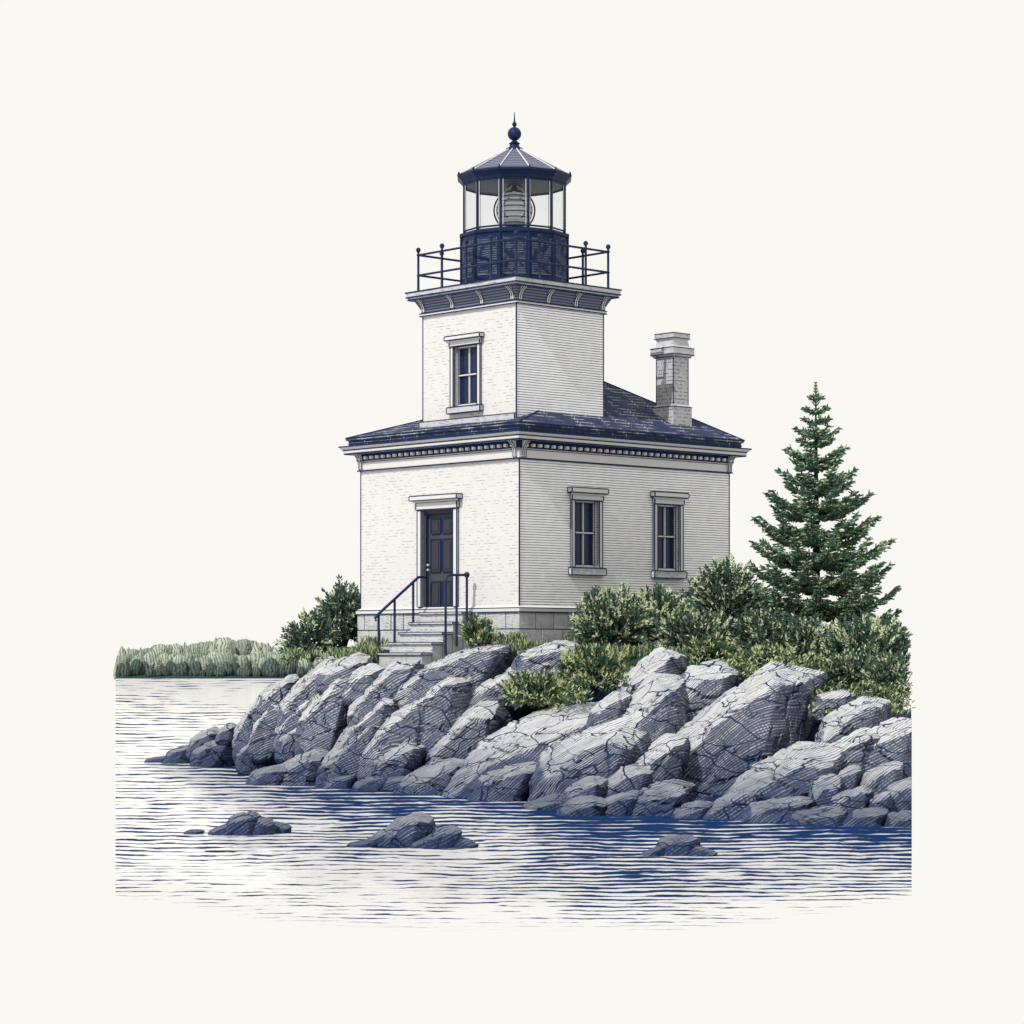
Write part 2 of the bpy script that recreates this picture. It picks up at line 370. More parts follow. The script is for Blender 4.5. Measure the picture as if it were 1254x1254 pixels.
def place(side, at_, a0, a1, z0, z1, o0, o1):           # box standing o0..o1 proud of a wall (negative = recessed)
    return (a0, a1, at_-o1, at_-o0, z0, z1) if side == 'u' else (at_-o1, at_-o0, a0, a1, z0, z1)
def sash_window(side, at_, r, cap, caph, sill, nm_label=None):
    a0, a1, z0, z1 = r; E = .010
    f = MB()
    cw = .10
    hbox(f, *place(side, at_, a0-cw, a0-.003, z0, z1, .004, .05), 0, E); hbox(f, *place(side, at_, a1+.003, a1+cw, z0, z1, .004, .05), 0, E)
    hbox(f, *place(side, at_, a0-cw-.01, a1+cw+.01, z1+.003, z1+caph*.55, .004, .07), 0, E)
    win = f.build('window', ['trim_paint', 'ink'], lh)
    h = MB()
    hbox(h, *place(side, at_, a0-cw-.09, a1+cw+.09, z1+caph*.55+.012, z1+caph, .004, .15), 0, E)
    hbox(h, *place(side, at_, a0-cw-.05, a1+cw+.05, z1+caph*.42, z1+caph*.55, .075, .11), 0, 0)
    h.build('hood', ['trim_paint', 'ink'], win)
    s = MB(); hbox(s, *place(side, at_, a0-cw-.06, a1+cw+.06, z0-sill, z0-.012, .004, .11), 0, E); s.build('sill', ['cut_stone', 'ink'], win)
    g = MB(); g0 = place(side, at_, a0, a1, z0, z1, -.128, -.118); hbox(g, *g0); g.build('pane', ['window_glass'], win)
    b = MB(); zm = z0+(z1-z0)*.52; w_ = .035
    hbox(b, *place(side, at_, a0+.002, a0+.045, z0+.002, z1-.002, -.115, -.05), 0, .006)
    hbox(b, *place(side, at_, a1-.045, a1-.002, z0+.002, z1-.002, -.115, -.05), 0, .006)
    hbox(b, *place(side, at_, a0+.047, a1-.047, z0+.002, z0+.06, -.115, -.05), 0, .006)
    hbox(b, *place(side, at_, a0+.047, a1-.047, z1-.05, z1-.002, -.115, -.05), 0, .006)
    hbox(b, *place(side, at_, a0+.047, a1-.047, zm-.022, zm+.022, -.115, -.06), 0, .005)
    am = (a0+a1)/2
    hbox(b, *place(side, at_, am-.014, am+.014, z0+.062, zm-.024, -.115, -.075), 0, 0)
    hbox(b, *place(side, at_, am-.014, am+.014, zm+.024, z1-.052, -.115, -.075), 0, 0)
    b.build('sash', ['trim_paint', 'ink'], win)
    return win

# walls --------------------------------------------------------------
ZT0, ZT1 = 7.7, z_px(371, depth(TU0, TV0))
BR, BO = 'pale painted brick wall with faint broken courses', 'wall with strong close horizontal courses'
for nm, side, q, holes, dp, mt, lab in (
    ('wall', 'v', (0, LV, Z_FND, Z_FRZ, 0), [DOOR], .16, 'painted_brick', BR), ('wall', 'v', (0, LV, Z_FND, Z_FRZ, LU), [], .1, 'painted_brick', None),
    ('wall', 'u', (0, LU, Z_FND, Z_FRZ, 0), [W1, W2], .13, 'coursed_boards', BO), ('wall', 'u', (0, LU, Z_FND, Z_FRZ, LV), [], .1, 'coursed_boards', None),
    ('tower_wall', 'v', (TV0, T_v1, ZT0, ZT1, TU0), [W3], .13, 'painted_brick', BR), ('tower_wall', 'v', (TV0, T_v1, ZT0, ZT1, T_u1), [], .1, 'painted_brick', None),
    ('tower_wall', 'u', (TU0, T_u1, ZT0, ZT1, TV0), [], .1, 'coursed_boards', BO), ('tower_wall', 'u', (TU0, T_u1, ZT0, ZT1, T_v1), [], .1, 'coursed_boards', None)):
    m = MB(); wall(m, side, *q, holes, dp); o = m.build(nm, [mt], lh)
    if lab: o['label'] = lab
e = .011
for (u0, u1, v0, v1), za, zb in ((HOUSE, Z_FND, Z_FRZ), (TOWER, ZT0, ZT1)):
    for a, b in ((u0, v0), (u1, v0), (u1, v1), (u0, v1)):
        m = MB(); hbox(m, a-e, a+e, b-e, b+e, za, zb, 0); m.build('corner_bead', ['ink'], lh)

# foundation: coursed granite blocks ---------------------------------
rnd = random.Random(4)
m = MB()
ring(m, HOUSE, [(.03, 2.3), (.03, Z_FND-.02)], 1)
def course(side, L, zc0, zc1):
    a = -.06
    while a < L+.05:
        b = min(L+.06, a+rnd.uniform(.42, .72))
        if L+.06-b < .2: b = L+.06
        g = .012; o_ = .06+rnd.uniform(-.008, .008)
        if side == 'u': hbox(m, a+g, b-g, -o_, -.03, zc0+g, zc1-g, 0)
        elif side == 'v': hbox(m, -o_, -.03, a+g, b-g, zc0+g, zc1-g, 0)
        elif side == 'U': hbox(m, a+g, b-g, LV+.03, LV+o_, zc0+g, zc1-g, 0)
        else: hbox(m, LU+.03, LU+o_, a+g, b-g, zc0+g, zc1-g, 0)
        a = b
for side, L in (('u', LU), ('v', LV), ('U', LU), ('V', LV)):
    zz = Z_FND-.02
    for hh in (.37, .36, .38, .3): course(side, L, zz-hh, zz); zz -= hh
m.build('foundation', ['cut_stone', 'ink'], lh)
m = MB(); ring(m, HOUSE, [(0, Z_FND-.02), (.085, Z_FND-.02), (.085, Z_FND+.07), (.0, Z_FND+.115)], 0)
ringline(m, HOUSE, .085, Z_FND-.02); ringline(m, HOUSE, .085, Z_FND+.07, .008); m.build('water_table', ['trim_paint', 'ink'], lh)

# frieze, dentils, cornice, roof -------------------------------------
zd = z_px(548, 54.9); zc = z_px(537, 54.6); zt = z_px(527, 54.5)
m = MB(); ring(m, HOUSE, [(0, Z_FRZ), (.05, Z_FRZ), (.05, zd)], 0); ringline(m, HOUSE, .05, Z_FRZ, .014); ringline(m, HOUSE, .05, zd-.03, .007)
m.build('frieze', ['trim_paint', 'ink'], lh)
m = MB(); ring(m, HOUSE, [(.05, zd), (.075, zd), (.075, zc)], 1)
pitch = .20
for side, L in (('u', LU), ('v', LV), ('U', LU), ('V', LV)):
    n = int(L/pitch)
    for i in range(n):
        a = (i+.5)*L/n; q = (a-.036, a+.036)
        za, zb = zd+.03, zd+.095
        if side == 'u': hbox(m, *q, -.15, -.076, za, zb)
        elif side == 'v': hbox(m, -.15, -.076, *q, za, zb)
        elif side == 'U': hbox(m, *q, LV+.076, LV+.15, za, zb)
        else: hbox(m, LU+.076, LU+.15, *q, za, zb)
m.build('dentil_course', ['trim_paint', 'ink'], lh)
m = MB(); ring(m, HOUSE, [(.07, zc), (.27, zc), (.29, zc+.03), (.29, zc+.09), (.34, zc+.12), (.36, zt), (.30, zt+.02), (.20, zt+.03)], 0)
for o_, z_ in ((.27, zc), (.29, zc+.09), (.36, zt)): ringline(m, HOUSE, o_, z_, .014)
m.build('cornice', ['trim_paint', 'ink'], lh)
m = MB(); ring(m, HOUSE, [(.20, zt+.03), (.20, zt+.13), (.25, zt+.15), (.25, zt+.20)], 0); ringline(m, HOUSE, .20, zt+.07, .012, 1); ringline(m, HOUSE, .25, zt+.2, .01, 1)
m.build('roof_edge', ['slate', 'ink'], lh)
ZE = zt+.20
apu, apv, apz = 4.95, 2.62, z_px(464, depth(4.95, 2.62))
m = MB(); o_ = .25
cs = [H(-o_, -o_, ZE), H(LU+o_, -o_, ZE), H(LU+o_, LV+o_, ZE), H(-o_, LV+o_, ZE), H(apu, apv, apz)]
m.add(cs, [(0, 1, 4), (1, 2, 4), (2, 3, 4), (3, 0, 4)], 0)
for i in range(4): m.tube([cs[i], cs[4]], .02, 5, 1)
m.build('roof', ['slate', 'ink'], lh)
# flashing where the tower meets the roof
m = MB(); hbox(m, TU0-.06, TU0-.003, TV0, T_v1+.06, ZE+.06, ZE+.27, 0, .008); m.build('flashing', ['cut_stone', 'ink'], lh)
# scroll brackets
def bracket(mb, side, rect, a, prof, th):
    u0, u1, v0, v1 = rect
    P = {'u': lambda t, o, z: H(t, v0-o, z), 'v': lambda t, o, z: H(u0-o, t, z), 'U': lambda t, o, z: H(t, v1+o, z), 'V': lambda t, o, z: H(u1+o, t, z)}[side]
    n = len(prof)
    vs = [P(a-th/2, o, z) for o, z in prof]+[P(a+th/2, o, z) for o, z in prof]
    fs = [tuple(range(n)), tuple(range(2*n-1, n-1, -1))]+[(i, (i+1) % n, n+(i+1) % n, n+i) for i in range(n)]
    mb.add(vs, fs, 0)
    for s in (-1, 1):
        mb.tube([P(a+s*th/2, o, z) for o, z in prof], .009, 4, 1)
    mb.tube([P(a, o+.008, z) for o, z in prof[1:-1]], .007, 4, 1)
def scroll(z0, z1, o0, o1):
    pr = [(o0, z0)]
    for i in range(9):
        t = i/8; pr.append((o0+.035+(o1-o0-.035)*(t**2.2), z0+(z1-z0)*(.06+.86*(t**.75))))
    pr += [(o1, z1), (o0, z1)]
    return pr
for side, L in (('u', LU), ('v', LV), ('U', LU), ('V', LV)):
    for a in (.07, L-.07):
        m = MB(); bracket(m, side, HOUSE, a, scroll(Z_FRZ+.02, zc-.003, .052, .22), .10); m.build('bracket', ['trim_paint', 'ink'], lh)

# tower head and gallery ---------------------------------------------
ZD1 = 10.97; ZD0 = 10.80
m = MB(); ring(m, TOWER, [(.0, ZT1), (.05, ZT1), (.05, ZT1+.06), (.02, ZT1+.07)], 0); ringline(m, TOWER, .05, ZT1, .011); ringline(m, TOWER, .05, ZT1+.06, .011)
m.build('tower_frieze', ['trim_paint', 'ink'], lh)
m = MB(); ring(m, TOWER, [(.02, ZT1+.07), (.03, ZT1+.14), (.07, ZT1+.22), (.15, ZD0-.004)], 0); m.build('tower_cove', ['seamed_metal', 'ink'], lh)
m = MB(); ring(m, TOWER, [(.1, ZD0), (.24, ZD0), (.25, ZD0+.05), (.27, ZD0+.06), (.28, ZD1), (.26, ZD1), (-1.2, ZD1)], 0)
lid(m, TOWER, -1.1, ZD1-.01, 0)
for o_, z_ in ((.24, ZD0), (.27, ZD0+.06), (.28, ZD1)): ringline(m, TOWER, o_, z_, .014)
m.build('gallery_deck', ['cut_stone', 'ink'], lh)
for side, a0, a1 in (('u', TU0, T_u1), ('v', TV0, T_v1), ('U', TU0, T_u1), ('V', TV0, T_v1)):
    for i in range(4):
        a = a0+.07+(a1-a0-.14)*i/3
        m = MB(); bracket(m, side, TOWER, a, scroll(ZT1+.075, ZD0-.003, .025, .22), .11); m.build('bracket', ['trim_paint', 'ink'], lh)
# railing
RO = .075; ru0, ru1, rv0, rv1 = TU0-RO, T_u1+RO, TV0-RO, T_v1+RO
m = MB()
cr = [(ru0, rv0), (ru1, rv0), (ru1, rv1), (ru0, rv1)]
for i in range(4):
    a, b = cr[i], cr[(i+1) % 4]
    for hz in (.40, .86): m.tube([H(*a, ZD1+hz), H(*b, ZD1+hz)], .025, 8, 0)
rail = m.build('railing', ['rail_metal'], lh, smooth=40)
for i in range(4):
    a, b = cr[i], cr[(i+1) % 4]
    for j in range(4):
        t = j/4; q = H(a[0]+(b[0]-a[0])*t, a[1]+(b[1]-a[1])*t, 0); m = MB()
        m.lathe(q, [(.055, ZD1), (.055, ZD1+.03), (.03, ZD1+.06), (.027, ZD1+.38), (.042, ZD1+.40), (.027, ZD1+.42), (.027, ZD1+.84), (.045, ZD1+.86), (.027, ZD1+.89), (.025, ZD1+.92), (.05, ZD1+.95), (.055, ZD1+.98), (.04, ZD1+1.02), (.004, ZD1+1.035)], 10, 0, 0)
        m.build('post', ['rail_metal'], rail, smooth=50)

# lantern ------------------------------------------------------------
LC = H((TU0+T_u1)/2, (TV0+T_v1)/2, 0); LC = Vector(((630-CX)/F*LC.y, LC.y, 0)); N12 = 12; A0 = math.atan2(-LC.y, -LC.x)+math.pi/12
dl = LC.y
def zl(py): return z_px(py, dl)
ZG0, ZG1, ZRE, ZRA = zl(288), zl(228), zl(219.5), zl(184)
m = MB()
rD = 67*dl/F; rG = 63.5*dl/F; rE = 72*dl/F
m.lathe(LC, [(rD*1.02, ZD1), (rD*1.02, ZD1+.10), (rD, ZD1+.12), (rD, ZG0-.12), (rD*1.03, ZG0-.10), (rD*1.03, ZG0-.03), (rG, ZG0), (.2, ZG0)], N12, A0, 0)
for j in range(N12):
    an = A0+2*math.pi*j/N12; q = LC+Vector((math.cos(an), math.sin(an), 0))*(rD*1.005)
    m.tube([q+Vector((0, 0, ZD1+.1)), q+Vector((0, 0, ZG0-.1))], .028, 6, 0)
    an2 = an+math.pi/N12; q = LC+Vector((math.cos(an2), math.sin(an2), 0))*(rD*math.cos(math.pi/12)+.004)
    s_ = Vector((-math.sin(an2), math.cos(an2), 0))*.24
    fr = [q-s_+Vector((0, 0, ZD1+.24)), q+s_+Vector((0, 0, ZD1+.24)), q+s_+Vector((0, 0, ZG0-.22)), q-s_+Vector((0, 0, ZG0-.22))]
    m.tube(fr+[fr[0]], .010, 4, 1)
    nn_ = Vector((math.cos(an2), math.sin(an2), 0))*.006
    m.add([f_+nn_ for f_ in fr], [(0, 1, 2, 3)], 2)
lan = m.build('lantern', ['dark_metal', 'seamed_metal', 'panel_metal'], lh)
m = MB()
for j in range(N12):
    an = A0+2*math.pi*j/N12; q = LC+Vector((math.cos(an), math.sin(an), 0))*rG
    m.tube([q+Vector((0, 0, ZG0)), q+Vector((0, 0, ZG1+.02))], .030, 6, 0)
    q2 = LC+Vector((math.cos(an+2*math.pi/N12), math.sin(an+2*math.pi/N12), 0))*rG
    for zz in (ZG0+.04, ZG1-.02): m.tube([q+Vector((0, 0, zz)), q2+Vector((0, 0, zz))], .022, 5, 0)
    for s in (-.05, .05):
        t = (q2-q).normalized(); qa = (q if s > 0 else q2)+t*s
        m.tube([qa+Vector((0, 0, ZG0+.05)), qa+Vector((0, 0, ZG1-.04))], .009, 4, 1)
m.build('mullions', ['dark_metal', 'trim_paint'], lan)
m = MB(); m.lathe(LC, [(rG-.02, ZG0+.01), (rG-.02, ZG1)], N12, A0, 0); m.build('glazing', ['lantern_glass'], lan)
m = MB()
m.lathe(LC, [(.2, ZG1-.01), (rG-.06, ZG1-.01), (rG+.03, ZG1), (rG+.05, ZG1+.06), (rE*.97, ZRE-.03), (rE, ZRE), (rE, ZRE+.045), (rE*.95, ZRE+.05)], N12, A0, 0)
m.lathe(LC, [(rE*.95, ZRE+.05), (.17, ZRA), (.16, ZRA+.02)], N12, A0, 1)
for j in range(N12):
    an = A0+2*math.pi*j/N12; dr = Vector((math.cos(an), math.sin(an), 0))
    m.tube([LC+dr*rE*.96+Vector((0, 0, ZRE+.06)), LC+dr*.17+Vector((0, 0, ZRA+.012))], .016, 5, 2)
    m.tube([LC+dr*rE*.99+Vector((0, 0, ZRE+.02)), LC+dr*rE*.97+Vector((0, 0, ZRE+.10))], .02, 5, 0)
m.build('lantern_roof', ['dark_metal', 'seamed_metal', 'trim_paint'], lan)
m = MB(); zb = zl(164); 
prof = [(.20, ZRA-.03), (.19, ZRA+.04), (.13, ZRA+.06), (.10, ZRA+.12), (.13, ZRA+.15), (.10, ZRA+.17), (.07, ZRA+.2)]
for i in range(13):
    a = -math.pi/2*.86+math.pi*.9*i/12; prof.append((.155*math.cos(a), zb+.155*math.sin(a)))
prof += [(.035, zb+.17), (.05, zb+.20), (.055, zb+.23), (.03, zb+.26), (.018, zb+.30), (.005, zl(137))]
m.lathe(LC, prof, 20, 0, 0); m.build('finial', ['dark_metal'], lan, smooth=45)
# the lens: a beehive of prisms on a pedestal, with its bullseye ring
m = MB(); zc_ = zl(258)
m.lathe(LC, [(.30, ZG0), (.30, ZG0+.08), (.22, ZG0+.10), (.20, zc_-.34)], 16, 0, 1)
pr = []
for i in range(15):
    t = -1+2*i/14; r = .35*math.sqrt(max(0, 1-abs(t)**2.2))+.05
    pr += [(r*.94, zc_+t*.42-.012), (r, zc_+t*.42+.012)]
m.lathe(LC, pr, 24, 0, 0)
for i in range(2, 13, 2):
    t = -1+2*i/14; r = .35*math.sqrt(max(0, 1-abs(t)**2.2))+.05; z_ = zc_+t*.42
    m.lathe(LC, [(r+.002, z_-.011), (r+.010, z_), (r+.002, z_+.011)], 24, 0, 1)
m.lathe(LC, [(.10, zc_+.43), (.06, zc_+.52), (.02, zc_+.6)], 12, 0, 1)
for rr, tk in ((.46, .02), (.40, .016), (.26, .014)):
    ps = [LC+Vector((rr*math.cos(a), -.30 if rr < .3 else 0, zc_+rr*math.sin(a))) for a in [2*math.pi*i/28 for i in range(29)]]
    m.tube(ps, tk, 5, 1 if rr != .40 else 2, cap=False)
for s in (-1, 1):
    ps = [LC+Vector((s*(.06+.30*math.sin(math.pi*i/12)), -.36*math.sin(math.pi*i/12)-.02, zc_-.42+.98*i/12)) for i in range(13)]
    m.tube(ps, .022, 5, 2)
m.build('lens', ['lens_glass', 'rail_metal', 'trim_paint'], lan)

# chimney ------------------------------------------------------------
cv = .36; cu = u_px(824.5, cv); cw_u, cw_v = .50, .54
CH = (cu, cu+cw_u, cv, cv+cw_v); dch = depth(cu+.2, cv+.2)
def zch(py): return z_px(py, dch)
m = MB()
ring(m, CH, [(.06, 7.8), (.06, zch(499)), (0, zch(496)), (0, zch(440))], 0)
e = .009
for a, b in ((cu, cv), (cu+cw_u, cv), (cu+cw_u, cv+cw_v), (cu, cv+cw_v)): hbox(m, a-e, a+e, b-e, b+e, zch(496), zch(440), 1)
ringline(m, CH, .06, zch(499), .009)
chm = m.build('chimney', ['chimney_brick', 'ink'], lh)
m = MB()
ring(m, CH, [(.0, zch(440)), (.04, zch(438)), (.10, zch(435)), (.10, zch(427)), (.02, zch(424)), (-.01, zch(418)), (.03, zch(415)), (.03, zch(409)), (-.06, zch(409)), (-.06, zch(414))], 0)
lid(m, CH, -.06, zch(414), 1)
for o_, py in ((.04, 438), (.10, 435), (.10, 427), (.03, 415), (.03, 409)): ringline(m, CH, o_, zch(py), .009)
m.build('chimney_cap', ['cut_stone', 'ink'], chm)

# windows and door ---------------------------------------------------
sash_window('u', 0, W1, 0, .27, .17); sash_window('u', 0, W2, 0, .27, .17); sash_window('v', TU0, W3, 0, .23, .15)
a0, a1, z0, z1 = DOOR
m = MB(); hbox(m, *place('v', 0, a0-.13, a0-.003, Z_FND+.12, z1, .004, .06), 0, .01); hbox(m, *place('v', 0, a1+.003, a1+.13, Z_FND+.12, z1, .004, .06), 0, .01)
hbox(m, *place('v', 0, a0-.15, a1+.15, z1+.012, z1+.17, .004, .08), 0, .01); hbox(m, *place('v', 0, a0-.20, a1+.20, z1+.17, z1+.21, .085, .13), 0)
hbox(m, *place('v', 0, a0-.26, a1+.26, z1+.215, z1+.32, .004, .19), 0, .01)
m.build('door_surround', ['trim_paint', 'ink'], lh)
m = MB(); hbox(m, *place('v', 0, a0+.003, a1-.003, z0, z1-.003, -.155, -.105), 0)
hbox(m, *place('v', 0, a0+.003, a0+.07, z0, z1-.003, -.10, -.03), 0, .006); hbox(m, *place('v', 0, a1-.07, a1-.003, z0, z1-.003, -.10, -.03), 0, .006)
hbox(m, *place('v', 0, a0+.072, a1-.072, z1-.09, z1-.003, -.10, -.03), 0, .006)
door = m.build('door', ['door_paint', 'ink'], lh)
W_, Hh = a1-a0-.14, z1-z0-.09
for (pa, pb) in ((.12, .46), (.54, .88)):
    for (qa, qb) in ((.06, .31), (.41, .74), (.80, .95)):
        m = MB(); hbox(m, *place('v', 0, a0+.07+W_*pa, a0+.07+W_*pb, z0+Hh*qa, z0+Hh*qb, -.103, -.085), 0, .012, 1)
        hbox(m, *place('v', 0, a0+.07+W_*pa+.06, a0+.07+W_*pb-.06, z0+Hh*qa+.06, z0+Hh*qb-.06, -.084, -.07), 0)
        m.build('panel', ['door_panel_paint', 'ink'], door)
for dz in (0, .11):
    q = H(.075, a1-.13, z0+.95+dz); m = MB(); m.tube([q, q-AU*.05, q-AU*.07], [.018, .03, .012], 8, 0); m.build('knob', ['brass'], door)

# steps and handrails ------------------------------------------------
va, vb = 1.46, 2.94
for i in range(5):
    top = Z_FND-.005-.225*i; ua = -.32-.30*i; ub = -.09 if i == 0 else ua+.30-.004
    m = MB(); hbox(m, ua+.02, ub, va+.02, vb-.02, 2.2, top-.05, 0, 0); hbox(m, ua-.015, ub, va, vb, top-.048, top, 0, .007)
    m.build('step', ['cut_stone', 'ink'], lh)
m = MB(); vh = vb+.02
zr = lambda u: (Z_FND+.76) + (u+.36)*.72
m.tube([H(-1.56, vh, zr(-1.56)-.10), H(-1.58, vh, zr(-1.58)-.02), H(-1.50, vh, zr(-1.50)), H(-.40, vh, zr(-.40)), H(-.32, vh, Z_FND+.785), H(-.10, vh, Z_FND+.79)], .032, 8, 0)
hr = m.build('handrail', ['rail_metal'], lh, smooth=50)
for u_, zz in ((-1.48, 2.55), (-1.02, 3.02), (-.48, Z_FND-.25)):
    m = MB(); m.lathe(H(u_, vh, 0), [(.027, zz), (.027, zr(u_))], 8, 0, 0); m.lathe(H(u_, vh, 0), [(.045, zz), (.045, zz+.03), (.027, zz+.05)], 8, 0, 0); m.build('post', ['rail_metal'], hr, smooth=50)
m = MB(); vh = va-.05
m.tube([H(-.88, vh, Z_FND+.60), H(-.87, vh, Z_FND+.70), H(-.82, vh, Z_FND+.76), H(-.74, vh, Z_FND+.79), H(-.26, vh, Z_FND+.80)], .030, 8, 0)
m.lathe(H(-.26, vh, 0), [(.001, Z_FND+.73), (.05, Z_FND+.76), (.065, Z_FND+.80), (.05, Z_FND+.85), (.001, Z_FND+.87)], 10, 0, 0)
hr = m.build('handrail', ['rail_metal'], lh, smooth=50)
for u_, zz, zt_ in ((-.88, 2.75, Z_FND+.62), (-.56, 2.95, Z_FND+.79), (-.26, Z_FND-.6, Z_FND+.79)):
    m = MB(); m.lathe(H(u_, vh, 0), [(.027, zz), (.027, zt_)], 8, 0, 0); m.build('post', ['rail_metal'], hr, smooth=50)

# ------------------------------------------------------------------ the point of land
TAB = [(150, 934, 65.5, 926, 66.2), (200, 934, 65.2, 912, 66), (290, 940, 62, 850, 63), (330, 955, 56.5, 822, 61), (400, 966, 52.8, 800, 57), (450, 968, 52, 803, 55), (560, 971, 51, 788, 54), (630, 972, 50.8, 786, 54.2),
       (660, 990, 46.2, 790, 53.8), (700, 1000, 43.7, 795, 53), (850, 1003, 43, 797, 51), (950, 1008, 42, 812, 49), (1050, 1013, 41, 850, 47), (1116, 1013, 41, 868, 46)]
def tab(px):
    px = min(max(px, 150), 1116)
    for a, b in zip(TAB, TAB[1:]):
        if px <= b[0]:
            t = (px-a[0])/(b[0]-a[0]); return [a[i]+(b[i]-a[i])*t for i in range(1, 5)]
def land_d(px, py):
    ys, ds, yc, dc = tab(px); t = (ys-py)/(ys-yc); t = min(max(t, -.2), 1.15)
    return ds+(dc-ds)*t
def lerp(a, b, t): return a+(b-a)*t
vs = []; fs = []; NC = 150; rows = 0
backs = [(150, 66.5), (290, 65), (330, 65.5), (400, 68), (520, 70), (1116, 62)]
for i in range(NC+1):
    px = lerp(300, 1116, i/NC); ys, ds, yc, dc = tab(px)
    for a, b in zip(backs, backs[1:]):
        if a[0] <= px <= b[0]: db = lerp(a[1], b[1], (px-a[0])/(b[0]-a[0]))
    colv = []
    for t in (-.25, -.12, 0, .1, .2, .3, .4, .5, .6, .7, .8, .9, 1.):
        py = ys+(yc-ys)*t; d = ds+(dc-ds)*t; p = at(px, py, d); p.z -= .75; p.y += .80; colv.append(p)
    zc0 = colv[-1].z; zp = zc0 if px < 400 else max(zc0, 2.92) if px < 900 else zc0+.35
    for t in (.04, .1, .18, .28, .4, .55, .7, .85, .95):
        d = lerp(dc, db, t); x = (px-CX)/F*d
        z = lerp(zc0, zp, min(1, (d-dc)/1.6)); 
        q = Vector((x, d, 0))-C0; uu, vv = q.dot(AU), q.dot(AV)
        z -= .75*math.exp(-((uu+1.1)/.75)**2-((vv-2.2)/1.0)**2)
        colv.append(Vector((x, d, z)))
    colv.append(Vector(((px-CX)/F*db, db, 1.2))); colv.append(Vector(((px-CX)/F*(db+1), db+1, -.8)))
    rows = len(colv)
    for p in colv:
        nz = noise.fractal(p*.9, 1., 2., 4)*.10
        vs.append((p.x, p.y, max(-.12, p.z+nz)))
for i in range(NC):
    for j in range(rows-1): fs.append((i*rows+j, (i+1)*rows+j, (i+1)*rows+j+1, i*rows+j+1))
for i0 in (0, NC):                                     # the bank closes down to the water at both ends
    b0 = len(vs)
    for j in range(rows): q = vs[i0*rows+j]; vs.append((q[0], q[1], -.14))
    for j in range(rows-1):
        f = (i0*rows+j, i0*rows+j+1, b0+j+1, b0+j); fs.append(f)
m = MB()
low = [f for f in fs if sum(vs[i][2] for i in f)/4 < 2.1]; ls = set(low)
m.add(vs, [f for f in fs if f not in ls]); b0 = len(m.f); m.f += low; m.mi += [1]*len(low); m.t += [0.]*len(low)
tag(m.build('ground', ['ground_turf', 'gap_shade_rock'], smooth=180), kind='structure')

